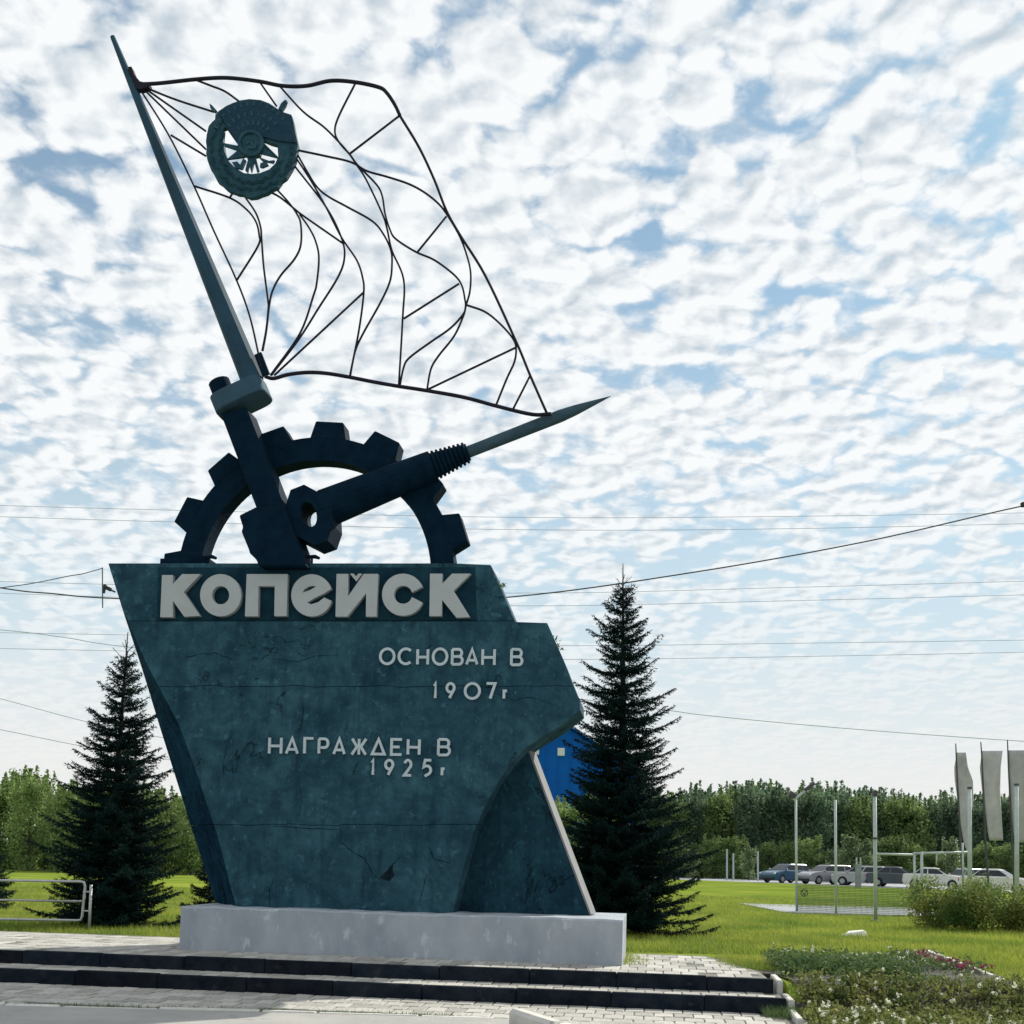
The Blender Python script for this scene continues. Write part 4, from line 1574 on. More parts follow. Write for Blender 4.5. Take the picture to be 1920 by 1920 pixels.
pR = on_z(1162, 1752, -0.06)
spruce('spruce_tree', pR, 6.75, [(0, 1.45), (0.08, 1.62), (0.22, 1.60), (0.34, 1.30), (0.48, 1.02), (0.62, 0.84), (0.76, 0.66), (0.86, 0.42), (0.92, 0.22), (1, 0.05)], 11,
       'tall dark spruce at the right of the stele, beside the blue building', 1.0, 0.52, lean=-0.09)
pL = on_z(206, 1738, -0.06)
spruce('spruce_tree', pL, 4.95, [(0, 1.10), (0.10, 1.16), (0.25, 1.10), (0.45, 0.92), (0.60, 0.70), (0.75, 0.46), (0.88, 0.22), (1, 0.05)], 12,
       'dark spruce at the left of the stele, behind the tube railing', 1.15, 0.42, lean=0.10)
pS = on_z(388, 1722, -0.06)
pS = at_y(392, 1716, 21.0)
pS.z = -0.06
spruce('spruce_tree', pS, 1.25, [(0, 0.62), (0.3, 0.55), (0.7, 0.3), (1, 0.04)], 13, 'low dark spruce behind the foot of the stele, above the plinth', 1.0, 0.15)
pS2 = at_y(-18, 1700, 24.0)
pS2.z = -0.06
spruce('spruce_tree', pS2, 1.5, [(0, 0.62), (0.3, 0.50), (0.7, 0.26), (1, 0.04)], 14, 'small spruce cut by the left picture edge behind the railing', 1.0, 0.15)


def leaves_mesh(name, C, size, rg, up=0.25, mats=(M_LEAF_A,), idx=None):
    """small diamond leaves at points C"""
    n = len(C)
    a = unit(rg.normal(size=(n, 3)) + np.array([0, 0, up]))
    b = unit(np.cross(a, rg.normal(size=(n, 3))))
    s = (size * (0.6 + 0.8 * rg.random((n, 1))))
    V = np.empty((n * 4, 3), np.float32)
    V[0::4] = C - a * s
    V[1::4] = C + b * s * 0.55 + a * s * 0.15
    V[2::4] = C + a * s
    V[3::4] = C - b * s * 0.55 + a * s * 0.15
    F = np.arange(n * 4, dtype=np.int32).reshape(n, 4)
    return np_mesh(name, V, F, mats, idx)


def make_tree_mesh(seed, H, spread, kind, mt, nleaf, lsize, low=0.12):
    """trunk mesh + crown mesh: leaf-covered lobes on limbs, thin upright shoots at the top"""
    rg = np.random.default_rng(seed)
    tr = MB()
    tr.tube([(0, 0, -0.2), (0.02 * H, 0, H * .35), (0, 0.02 * H, H * .7), (0, 0, H * .95)], [0.014 * H, 0.011 * H, 0.006 * H, 0.002 * H], 6)
    pts = []
    nl = 24
    for k in range(nl):
        f = low + (0.86 - low) * (k + rg.random()) / nl
        prof = math.sin(math.pi * min(1, 0.22 + 0.80 * f)) ** 0.7
        az = rg.random() * 6.283
        out = spread * prof * (0.15 + 0.75 * rg.random())
        rad = spread * (0.30 + 0.22 * rg.random()) * (0.55 + 0.6 * prof)
        cen = np.array([math.cos(az) * out, math.sin(az) * out, f * H])
        tr.tube([Vector((0, 0, max(0.05 * H, f * H - 0.16 * H))), Vector(cen * np.array([.5, .5, 1]) - np.array([0, 0, 0.05 * H])), Vector(cen)], [0.006 * H, 0.004 * H, 0.001 * H], 4, cap=False)
        m = int(nleaf * 0.8 / nl)
        d = unit(rg.normal(size=(m, 3)))
        pts.append(cen + d * rad * (0.35 + 0.75 * rg.random((m, 1)) ** 0.6) * np.array([1, 1, 1.15]))
    nsh = 13 if kind == 'poplar' else 9
    for k in range(nsh):
        az, out = rg.random() * 6.283, spread * 0.75 * rg.random() ** 0.6
        z0, z1_ = H * (0.70 + 0.08 * rg.random()), H * (0.86 + 0.15 * rg.random())
        a = np.array([math.cos(az) * out, math.sin(az) * out, z0])
        b = np.array([math.cos(az) * out * 1.15, math.sin(az) * out * 1.15, z1_])
        tr.tube([Vector(a), Vector(b)], [0.003 * H, 0.001 * H], 4, cap=False)
        m = int(nleaf * 0.2 / nsh)
        s = rg.random((m, 1))
        pts.append(a + (b - a) * s + rg.normal(size=(m, 3)) * spread * 0.10 * (1.2 - s) * np.array([1, 1, 1.0]))
    C = np.concatenate(pts)
    C = C[C[:, 2] > 0.05]
    me = leaves_mesh('leaves', C, lsize, rg, 0.3, (mt,))
    tm = bpy.data.meshes.new('trunk')
    tm.from_pydata([tuple(v) for v in tr.v], [], tr.f)
    tm.materials.append(M_BARK)
    return tm, me


def put_tree(name, pair, loc, s, rz, label, group, sz=None):
    t = empty(name, loc, rz, label, 'tree', group)
    t.scale = (s, s, sz or s)
    link(bpy.data.objects.new('trunk', pair[0]), t)
    link(bpy.data.objects.new('crown', pair[1]), t)
    return t


r = random.Random(33)
pop = [make_tree_mesh(100 + k, 8.0, 1.7, 'poplar', M_LEAF_B, 5000, 0.125, 0.03) for k in range(4)]
mid = [make_tree_mesh(120 + k, 6.0, 1.5, 'birch', M_LEAF_A, 5000, 0.095, 0.03) for k in range(4)]
sap = [make_tree_mesh(140 + k, 3.4, 0.8, 'birch', M_LEAF_C, 1500, 0.10, 0.12) for k in range(2)]
# right hand belt beyond the parked cars
def belt_zone(x, look='dark green'):
    for lim, where in ((1345, 'behind the right spruce'), (1493, 'between the right spruce and the lamp mast'), (1640, 'between the lamp mast and the camera mast'),
                       (1790, 'between the camera mast and the banners'), (9999, 'behind the banners at the right')):
        if x < lim:
            return look + ' tree of the far belt, ' + where, look + ' far belt trees ' + where


x = 1075
while x < 2010:
    for row, (Y, hpx) in enumerate(((112, 1478), (120, 1470))):
        px_ = x + r.uniform(-8, 8) + row * 9
        top = hpx + r.uniform(-12, 18) + (10 if px_ < 1300 else 0) + (14 if px_ > 1690 else 0) + 0.012 * (px_ - 1400)
        pt_ = at_y(px_, top, Y + r.uniform(-2, 2))
        pr_ = r.choice(pop + mid[:2])
        h = pt_.z + 0.06
        if pr_ in mid:
            put_tree('belt_tree', pr_, (pt_.x, pt_.y, -0.06), h / 6.0, r.uniform(0, 6.28), *belt_zone(px_, 'lighter green'), h / 6.0)
            continue
        put_tree('belt_tree', pr_, (pt_.x, pt_.y, -0.06), h / 8.0 * 1.0, r.uniform(0, 6.28),
                 *belt_zone(px_), h / 8.0)
    x += 24
# lower lit brush in front of that belt
x = 1240
while x < 1990:
    pt_ = at_y(x, r.uniform(1560, 1600) + 0.01 * (x - 1400), 106 + r.uniform(-1, 1))
    h = pt_.z + 0.06
    put_tree('young_tree', r.choice(mid), (pt_.x, pt_.y, -0.06), h / 6.0 * 1.5, r.uniform(0, 6.28),
             'low bushy tree at the foot of the belt behind the cars', 'low trees at the foot of the belt', h / 6.0)
    x += 34
for (x, yt, Y, lab) in ((1405, 1585, 99, 'pale young tree left of the blue car'), (1300, 1590, 99, 'pale young tree half hidden by the right spruce'), (1598, 1560, 99, 'pale round tree behind the grey pillar near the cars'),
                        (1628, 1572, 99, 'pale round tree behind the tall camera post'), (1785, 1568, 99, 'pale bush behind the white car'), (1560, 1590, 98, 'pale young tree above the silver car')):
    pt_ = at_y(x, yt, Y)
    h = pt_.z + 0.06
    put_tree('young_tree', r.choice(sap), (pt_.x, pt_.y, -0.06), h / 3.4 * 1.1, r.uniform(0, 6.28), lab, None, h / 3.4)
# left hand belt
x = -60
while x < 470:
    for row, Y in enumerate((64, 69)):
        px_ = x + r.uniform(-6, 6) + row * 12
        top = 1468 + r.uniform(-10, 16) - (26 if 10 < px_ < 75 else 0) + (14 if px_ > 300 else 0)
        pt_ = at_y(px_, top, Y + r.uniform(-2, 2))
        h = pt_.z + 0.06
        put_tree('belt_tree', r.choice(mid), (pt_.x, pt_.y, -0.06), h / 6.0 * 0.95, r.uniform(0, 6.28),
                 *(('light green tree of the left belt, between picture edge and left spruce', 'left belt trees by the picture edge') if px_ < 130 else
                   ('light green tree of the left belt, behind the left spruce and stele', 'left belt trees behind the spruce')), h / 6.0)
    x += 30
# brush between stele and right spruce, at the blue building's foot
for (x, yt, lab) in ((1060, 1492, 'pale green tree at the foot of the blue building'), (1120, 1478, 'pale green tree behind the right spruce below the blue wall')):
    pt_ = at_y(x, yt, 58)
    h = pt_.z + 0.06
    put_tree('belt_tree', mid[0], (pt_.x, pt_.y, -0.06), h / 6.0 * 1.2, r.uniform(0, 6.28), lab, None, h / 6.0)


def bush(name, loc, rx, ry, h, n, size, mt, seed, label, cat='shrub'):
    rg = np.random.default_rng(seed)
    t = empty(name, loc, 0, label, cat)
    # many small mounds: leaves on noisy lobes
    k = 44
    cen = np.stack([rg.uniform(-rx, rx, k), rg.uniform(-ry, ry, k), h * rg.uniform(0.18, 0.70, k)], 1)
    rad = h * rg.uniform(0.25, 0.42, k)
    i = rg.integers(0, k, n)
    d = unit(rg.normal(size=(n, 3)))
    C = cen[i] + d * (rad[i] * (0.5 + 0.6 * rg.random(n)))[:, None]
    C[:, 2] = np.abs(C[:, 2])
    me = leaves_mesh('leaves', C, size, rg, 0.3, (mt,))
    link(bpy.data.objects.new('foliage', me), t)
    for j in range(14):
        x0, y0 = rg.uniform(-rx, rx) * 0.8, rg.uniform(-ry, ry) * 0.8
        mb = MB()
        mb.tube([(x0, y0, -0.1), (x0 + rg.uniform(-.1, .1), y0, h * 0.5), (x0 + rg.uniform(-.2, .2), y0, h * 0.8)], [0.012, 0.008, 0.004], 4, cap=False)
        mb.build('stem', M_BARK, t)
    return t


hb = on_z(1740, 1745, -0.06)
bush('hedge', (hb.x + 1.75, hb.y + 0.55, -0.06), 1.8, 0.65, 1.16, 36000, 0.030, M_HEDGE, 41, 'broad clipped shrub with yellowing top at the right edge', 'shrub')


# ---- lawn blades
def grass(name, region, n, hgt, wid, seed, mt, label, zoff=0.0):
    rg = np.random.default_rng(seed)
    P = region(rg, n)
    n = len(P)
    az = rg.random(n) * 6.283
    tilt = 0.35 + 0.5 * rg.random(n)
    h = hgt * (0.5 + 0.9 * rg.random(n))
    D = np.stack([np.cos(az) * tilt * h, np.sin(az) * tilt * h, h], 1)
    S = np.stack([-np.sin(az), np.cos(az), np.zeros(n)], 1)
    V, F = needles_mesh(name, P + np.array([0, 0, zoff]), D, S, wid * (0.6 + 0.8 * rg.random((n, 1))))
    me = np_mesh(name, V, F, [mt])
    o = link(bpy.data.objects.new(name, me))
    tag(o, label, 'grass', kind='stuff')
    return o


U_RE = W(U_R1, 0, 0)


def to_uv(X, Y):
    dx, dy = X - ORG.x, Y - ORG.y
    return dx * AX_U.x + dy * AX_U.y, dx * AX_V.x + dy * AX_V.y


def gz(v):
    t = np.clip((v + 1.75) / 1.0, 0, 1)
    t = t * t * (3 - 2 * t)
    return -0.36 + 0.30 * t


BEDQ = [on_z(1425, 1792, -0.06), on_z(1745, 1800, -0.06), on_z(1925, 1874, -0.2)]


def lawn_right(rg, n):
    m = int(n * 2.2)
    Y = 12.0 + 36 * rg.random(m) ** 1.7
    X = (-0.02 + 0.78 * rg.random(m) ** 1.25) * Y
    u, v = to_uv(X, Y)
    # outside platform, plinth and bed
    ok = ~((u < U_R1 + 0.1) & (v < 2.05)) & (v > 1.95)
    # right of the bed's kerb the lawn comes further forward
    a, b = BEDQ[1], BEDQ[2]
    side = (b.x - a.x) * (Y - a.y) - (b.y - a.y) * (X - a.x)
    ok2 = (side > 0.0) & (X > a.x - 0.1) & (v > -3.0)
    bedback = Y > np.interp(X, [BEDQ[0].x, BEDQ[1].x], [BEDQ[0].y, BEDQ[1].y])
    ok = (ok & (bedback | (X > BEDQ[1].x))) & ~((X > BEDQ[1].x - 0.1) & (side < 0) & (Y < BEDQ[1].y)) | ok2
    ok &= ~((Y > 31.8) & (Y < 36.4) & (X > 7.6))
    X, Y, v = X[ok][:n], Y[ok][:n], v[ok][:n]
    return np.stack([X, Y, gz(v)], 1)


def lawn_left(rg, n):
    m = int(n * 1.6)
    Y = 14.0 + 26 * rg.random(m) ** 1.5
    X = (-0.62 + 0.37 * rg.random(m)) * Y
    u, v = to_uv(X, Y)
    ok = v > np.where(u < -7, 1.0, 2.12)
    X, Y, v = X[ok][:n], Y[ok][:n], v[ok][:n]
    return np.stack([X, Y, gz(v)], 1)


grass('grass', lawn_right, 240000, 0.085, 0.0060, 51, M_GRASS, 'sunlit green lawn right of the monument')
grass('grass', lawn_left, 90000, 0.085, 0.0065, 52, M_GRASS, 'sunlit green lawn at the left behind the railing')

# ---- flower bed
BED = [on_z(1428, 1793, -0.06), on_z(1600, 1788, -0.06), on_z(1745, 1802, -0.06), on_z(1925, 1874, -0.22), Vector((6.4, 11.2, -0.36)), Vector((6.0, 9.6, -0.36)), Vector((3.05, 9.6, -0.36)),
       W(U_R2 + 0.16, V_EDGE2 - 0.8, -0.3), W(U_R2 + 0.16, V_EDGE1, -0.1), W(U_R1 + 0.14, V_EDGE1 + 0.8, 0)]
poly = [(p.x, p.y) for p in BED]


def inside(X, Y):
    c = np.zeros(len(X), bool)
    n = len(poly)
    for i in range(n):
        x0, y0 = poly[i]
        x1, y1 = poly[(i + 1) % n]
        cond = ((y0 > Y) != (y1 > Y)) & (X < (x1 - x0) * (Y - y0) / (y1 - y0 + 1e-12) + x0)
        c ^= cond
    return c


mb = MB()
vs = []
for i in range(41):
    for j in range(41):
        X, Y = 2.3 + 4.5 * i / 40, 9.5 + 7.5 * j / 40
        u, v = to_uv(X, Y)
        vs.append((X, Y, float(gz(np.array(v))) + 0.02 + 0.02 * math.sin(X * 7) * math.sin(Y * 6)))
fs = []
for i in range(40):
    for j in range(40):
        q = (i * 41 + j, (i + 1) * 41 + j, (i + 1) * 41 + j + 1, i * 41 + j + 1)
        cxy = np.array([sum(vs[k][0] for k in q) / 4]), np.array([sum(vs[k][1] for k in q) / 4])
        if inside(*cxy)[0]:
            fs.append(q)
mb.add(vs, fs)
o = mb.build('flower_bed_soil', M_SOIL)
tag(o, kind='structure')
bm = bmesh.new()
bm.from_mesh(o.data)
bmesh.ops.delete(bm, geom=[v for v in bm.verts if not v.link_faces], context='VERTS')
bm.to_mesh(o.data)
bm.free()


def img_of(X, Y, Z):
    d = np.stack([X - EYE.x, Y - EYE.y, Z - EYE.z], 1)
    w = d @ np.array(_F)
    return PCX + FPX * (d @ np.array(_RT)) / w, PCY - FPX * (d @ np.array(_UP)) / w


def bed_points(rg, n):
    X, Y = rg.uniform(2.3, 6.8, n * 3), rg.uniform(9.6, 17, n * 3)
    ok = inside(X, Y)
    X, Y = X[ok][:n], Y[ok][:n]
    u, v = to_uv(X, Y)
    Z = gz(v) + 0.02
    return X, Y, Z, u, v


def bed_plants(name, n, sel, hgt, nl, lsize, mt, petal, pcol, psize, seed, label):
    """low herbs: stems with small leaves, some with a flower head"""
    rg = np.random.default_rng(seed)
    X, Y, Z, u, v = bed_points(rg, n)
    ok = sel(X, Y, u, v, rg)
    X, Y, Z = X[ok], Y[ok], Z[ok]
    m = len(X)
    H = hgt * (0.6 + 0.7 * rg.random(m))
    C = []
    for i in range(m):
        k = nl
        t_ = rg.random((k, 1))
        c = np.array([X[i], Y[i], Z[i]]) + np.array([0, 0, 1.0]) * t_ * H[i] + rg.normal(size=(k, 3)) * np.array([0.05, 0.05, 0.02])
        C.append(c)
    C = np.concatenate(C)
    me = leaves_mesh(name, C, lsize, rg, 0.5, (mt,))
    o = link(bpy.data.objects.new(name, me))
    tag(o, label, 'flowers', kind='stuff')
    pk = rg.random(m) < petal
    if pk.any():
        B = np.stack([X[pk], Y[pk], Z[pk] + H[pk] * 1.02], 1) + rg.normal(size=(pk.sum(), 3)) * 0.02
        C = np.repeat(B, 7, 0) + rg.normal(size=(len(B) * 7, 3)) * psize * 0.55
        me = leaves_mesh('blossom', C, psize, rg, 0.4, (pcol,))
        b = link(bpy.data.objects.new('blossom', me), o)
        b['kind'] = 'stuff'
    return o


EDGE_A, EDGE_B = on_z(1745, 1802, -0.06), on_z(1925, 1874, -0.22)


def near_kerb(X, Y, w):
    a, b = EDGE_A, EDGE_B
    L_ = math.hypot(b.x - a.x, b.y - a.y)
    return np.abs((b.x - a.x) * (Y - a.y) - (b.y - a.y) * (X - a.x)) / L_ < w


bed_plants('flowering_herbs', 2600, lambda X, Y, u, v, rg: (v < -0.75), 0.14, 22, 0.024, M_HERB, 0.17, M_PETAL_W, 0.020, 61, 'low flowering herbs with many small white blossoms at the front of the bed')
bed_plants('border_plants', 520, lambda X, Y, u, v, rg: (v > 1.2), 0.14, 20, 0.022, M_HERBD, 0.26, M_PETAL_W, 0.018, 62, 'row of small white flowered plants along the back of the bed')
bed_plants('ornamental_greens', 2600, lambda X, Y, u, v, rg: (v > -0.05) & (v < 1.3) & (X < 4.9), 0.17, 26, 0.024, M_HERBD, 0.0, M_PETAL_W, 0.02, 63, 'dark feathery greens across the middle of the bed')
bed_plants('pink_flowers', 1300, lambda X, Y, u, v, rg: near_kerb(X, Y, 0.45) & (Y > EDGE_A.y - 2.3) & (Y < EDGE_A.y + 0.1), 0.10, 14, 0.020, M_HERBD, 0.9, M_PETAL_P, 0.024, 64, 'patch of pink flowers beside the pale bed edging')
bed_plants('dry_herbs', 500, lambda X, Y, u, v, rg: (v < 0.0) & (v > -0.8), 0.10, 12, 0.018, M_HERBD, 0.03, M_PETAL_W, 0.014, 65, 'sparse low herbs on bare soil in the middle of the bed')

ek = empty('bed_edging', EDGE_A, 0, 'pale concrete edging between flower bed and lawn at the right', 'kerb')
L_ = (EDGE_B - EDGE_A).length
dv = (EDGE_B - EDGE_A) / L_
k = 0
s = -0.2
while s < L_ + 1.4:
    p0, p1 = EDGE_A + dv * (s + 0.01), EDGE_A + dv * (s + 0.99)
    mb = MB(EDGE_A)
    mb.bar(p0 + Vector((0, 0, 0.02)), p1 + Vector((0, 0, 0.02)), 0.08, 0.24)
    mb.build('kerbstone', M_KERB, ek, bevel=0.01)
    s += 1.0

# tufts growing from the joints by the step end
grass('weeds', lambda rg, n: np.array([[*W(U_R2 - 0.25 + 0.35 * rg.random(), V_EDGE2 - 0.04 - 0.35 * rg.random() ** 2, 0).xy, -0.31] for _ in range(n)]), 700, 0.10, 0.003, 71, M_HERBD, 'green weed tufts growing at the right end of the lower step')
grass('weeds', lambda rg, n: np.array([[*W(PL1 + 0.02 + 0.30 * rg.random() ** 2, 0.1 + 1.8 * rg.random(), 0).xy, -0.01] for _ in range(n)]), 500, 0.06, 0.003, 72, M_GRASS, 'thin weeds along the right foot of the plinth')

grass('weeds', lambda rg, n: np.array([[-7.5 + 7.2 * (int(rg.random() * 26) / 26.0) + 0.10 * rg.normal(), KERB_Y + 0.10 + 0.03 * rg.normal(), -0.31] for _ in range(n)]), 1500, 0.035, 0.004, 73, M_HERBD, 'dark weed tufts in the joint behind the flush road kerb')
grass('weeds', lambda rg, n: np.array([[*W(U_R1 - 0.05 - 0.5 * rg.random() + 0.5 * rg.random(), 0.3 + 1.9 * rg.random(), 0).xy, -0.03] for _ in range(n)]), 2500, 0.07, 0.004, 74, M_GRASS, 'grass tufts between the platform corner and the flower bed')

# ================================================================== SMALL THINGS
# ---- railing at the left
rl = on_z(166, 1746, -0.06)
rail = empty('tube_railing', (rl.x, rl.y, -0.06), 0, 'grey steel tube railing with rounded corners at the left', 'railing')


def RP(x, y):
    return at_y(x, y, rl.y)


mb = MB(rail.location)
tr_, br_ = RP(160, 1653), RP(154, 1726)
tl_, bl_ = RP(-260, 1647), RP(-260, 1719)
c = 0.075
dirx = (tr_ - tl_).normalized()
path = [tl_, tr_ - dirx * c, tr_ - dirx * c * 0.3 - Vector((0, 0, c * 0.3)) * 0.4, tr_ - Vector((0, 0, c)), br_ + Vector((0, 0, c)), br_ - dirx * c * 0.3 + Vector((0, 0, c * 0.1)), br_ - dirx * c, bl_]
mb.tube(path, 0.021, 10)
mb.build('frame', M_STEEL, rail, smooth=True)
mb = MB(rail.location)
mb.tube([RP(-260, 1683), RP(153, 1690)], 0.017, 8)
mb.build('middle_rail', M_STEEL, rail, smooth=True)
mb = MB(rail.location)
pt0, pb0 = RP(171, 1659), RP(166.5, 1755)
mb.tube([pb0, pt0], 0.022, 10)
mb.build('post', M_STEEL, rail, smooth=True)
for ya in (1672, 1708):
    mb = MB(rail.location)
    mb.tube([RP(156, ya), RP(170, ya)], 0.013, 8)
    mb.build('strap', M_STEEL, rail)

# ---- far roads and parking
mb = MB()
a, b = at_y(-400, 1633, 66), at_y(480, 1645, 66)
p0 = [on_z(-500, 1632, -0.055), on_z(520, 1640, -0.055)]
mb.add([(-90, 58.0, -0.052), (-2, 66, -0.052), (-2, 67.2, -0.052), (-90, 59.5, -0.052)], [(0, 1, 2, 3)])
tag(mb.build('far_path', M_CONC), kind='structure')
pk = [on_z(1250, 1648, -0.055), on_z(2100, 1681, -0.055)]
mb = MB()
mb.add([(pk[0].x - 40, pk[0].y + 6, -0.052), (pk[0].x, pk[0].y, -0.052), (pk[1].x, pk[1].y, -0.052), (pk[1].x + 60, pk[1].y + 30, -0.052), (pk[0].x - 40, pk[0].y + 25, -0.052)], [(0, 1, 2, 3, 4)])
tag(mb.build('parking_lot', M_CONC), kind='structure')

# ---- concrete strip with posts, net and camera masts
SY0 = on_z(1560, 1716, -0.06)
SY1 = on_z(1560, 1700, -0.06)
mb = MB()
q0, q1 = on_z(1438, 1706, -0.06), on_z(1760, 1722, -0.06)
mb.box(q0.x, q1.x + 1.5, SY0.y + 0.3, SY1.y - 0.2, -0.3, -0.02)
mb.build('concrete_strip', M_CONC)
tag(bpy.data.objects['concrete_strip'], 'grey concrete strip lying in the lawn below the thin posts', 'slab')


def post_thing(xb, yb, xt, yt, wpx, label, name='post', cat='post', head=None):
    b = on_z(xb, yb, -0.06)
    t_ = at_y(xt, yt, b.y)
    o = empty(name, b, 0, label, cat)
    mb = MB(b)
    w = wpx * b.y / FPX
    mb.tube([b - Vector((0, 0, .1)), t_], w / 2, 10)
    mb.build('shaft', M_POST, o, smooth=True)
    mb = MB(b)
    mb.tube([b + Vector((0, 0, -0.05)), b + Vector((0, 0, 0.035))], w * 1.7, 10)
    mb.build('base_plate', M_DKPOST, o)
    return o, b, t_


o, b, t_ = post_thing(1494, 1711, 1492, 1496, 4.5, 'thin grey mast with a slanting lamp arm on top', 'lamp_mast', 'mast')
mb = MB(b)
mb.bar(at_y(1488, 1500, b.y), at_y(1524, 1471, b.y), 0.07, 0.06)
mb.build('arm', M_POST, o)
mb = MB(b)
mb.bar(at_y(1509, 1482, b.y), at_y(1527, 1468, b.y), 0.16, 0.10)
mb.build('lamp_head', M_DKPOST, o, bevel=0.02)
mb = MB(b)
mb.bar(at_y(1480, 1487, b.y), at_y(1492, 1493, b.y), 0.14, 0.16)
mb.build('box', M_DKPOST, o, bevel=0.02)
o, b2, t2 = post_thing(1568, 1717, 1566, 1500, 5.0, 'plain thin grey mast between the lamp mast and the camera mast', 'mast', 'mast')
o, b3, t3 = post_thing(1642, 1728, 1640, 1490, 7.0, 'thicker grey mast with a dark camera box on top', 'camera_mast', 'mast')
mb = MB(b3)
q = at_y(1640, 1490, b3.y)
mb.box(q.x - 0.05, q.x + 0.06, q.y - 0.06, q.y + 0.06, q.z - 0.04, q.z + 0.10)
mb.build('camera_box', M_DKPOST, o, bevel=0.01)
mb = MB(b3)
mb.tube([at_y(1641, 1570, b3.y - 0.12), at_y(1641, 1574, b3.y - 0.12)], 0.06, 8)
mb.build('clamp', M_DKPOST, o)

# wire net hung between the masts
net = empty('wire_net', b, 0, 'sparse green wire net stretched low between the thin masts', 'net')
M_NET = mat('net_wire', (0.05, 0.13, 0.06), 0.6, var=0.2, scale=5)
mb = MB(b)
A, B_ = b + Vector((0, 0, 0)), on_z(1722, 1720, -0.06)
ztop_n = 0.72
nx_, nz_ = 100, 16
for i in range(nx_ + 1):
    p = A.lerp(B_, i / nx_)
    mb.bar(Vector((p.x, p.y, -0.05)), Vector((p.x, p.y, ztop_n)), 0.010, 0.010)
for j in range(nz_ + 1):
    z = -0.03 + (ztop_n + 0.03) * j / nz_
    mb.bar(Vector((A.x, A.y + 0.01, z)), Vector((B_.x, B_.y + 0.01, z)), 0.010, 0.010)
o = mb.build('mesh', M_NET, net)
o['kind'] = 'stuff'
sgn = at_y(1508, 1674, b.y - 0.03)
tg = empty('ring_sign', sgn, 0, 'small dark ring shaped sign hanging on the wire net', 'sign')
mb = MB(sgn)
mb.tube([sgn + Vector((0.10 * math.cos(R(a)), 0, 0.095 * math.sin(R(a)))) for a in range(0, 360, 24)], 0.014, 6, closed=True)
mb.build('ring', M_DKPOST, tg)
mb = MB(sgn)
mb.bar(sgn + Vector((-0.06, 0, 0.06)), sgn + Vector((0, 0, -0.07)), 0.02, 0.02)
mb.bar(sgn + Vector((0.06, 0.003, 0.06)), sgn + Vector((0, 0.003, -0.07)), 0.02, 0.02)
mb.build('mark', M_DKPOST, tg)
yl = at_y(1475, 1672, 40)

# pipe frame right of the camera mast
FY = 44.0
pf = empty('pipe_frame', at_y(1715, 1690, FY), 0, 'pale pipe frame with thin uprights in front of the white car', 'frame')
for pts, rr_ in (([(1644, 1601), (1715, 1603)], 0.045), ([(1713, 1600), (1815, 1598)], 0.045), ([(1714, 1600), (1716, 1692)], 0.045), ([(1728, 1597), (1729, 1690)], 0.055), ([(1756, 1600), (1756, 1622)], 0.03),
                 ([(1805, 1580), (1806, 1660)], 0.04)):
    mb = MB(pf.location)
    mb.tube([at_y(x, y, FY) for x, y in pts], rr_, 8)
    mb.build('pipe', M_POST, pf, smooth=True)
pil = at_y(1609, 1664, 78)
pp = empty('pillar', (pil.x, pil.y, -0.06), 0, 'short thick grey pillar standing before the parked cars', 'pillar')
mb = MB(pp.location)
h_ = at_y(1609, 1612, 78).z
mb.box(pil.x - 0.17, pil.x + 0.17, pil.y - 0.15, pil.y + 0.15, -0.1, h_ - 0.3)
mb.build('shaft', M_CONC, pp, bevel=0.02)
mb = MB(pp.location)
for dx in (-0.13, 0.13):
    mb.tube([(pil.x + dx, pil.y, h_ - 0.31), (pil.x + dx, pil.y, h_ + 0.15)], 0.05, 8)
mb.build('prongs', M_POST, pp)
# pale stakes by the belt
for x, yt, yb, lab in ((1363, 1592, 1647, 'left of two pale stakes near the belt, right of the spruce'), (1375, 1600, 1649, 'right of two pale stakes near the belt, right of the spruce'), (1421, 1596, 1648, 'single pale stake left of the blue car')):
    bb = at_y(x, yb, 96)
    s_ = empty('stake', (bb.x, bb.y, -0.06), 0, lab, 'stake')
    mb = MB(s_.location)
    tt = at_y(x, yt, 96)
    mb.tube([(bb.x, bb.y, -0.1), (tt.x, tt.y, tt.z - 0.05), (tt.x, tt.y, tt.z)], [0.075, 0.07, 0.03], 8)
    mb.build('shaft', M_POST, s_)

# white stone in the lawn
q = on_z(1596, 1755, -0.06)
st = empty('white_stone', q, 0, 'flat white stone lying alone in the lawn', 'stone')
mb = MB(q)
f = [(-0.36, -0.12, -0.03), (0.30, -0.16, -0.03), (0.34, 0.20, -0.03), (-0.10, 0.24, -0.03)]
tp = [(-0.10, -0.05, 0.07), (0.24, -0.10, 0.12), (0.27, 0.12, 0.12), (0.0, 0.15, 0.09)]
mb.prism([q + Vector(p) for p in f], [q + Vector(p) for p in tp])
mb.build('block', M_WHITE, st, fix=True, bevel=0.02)

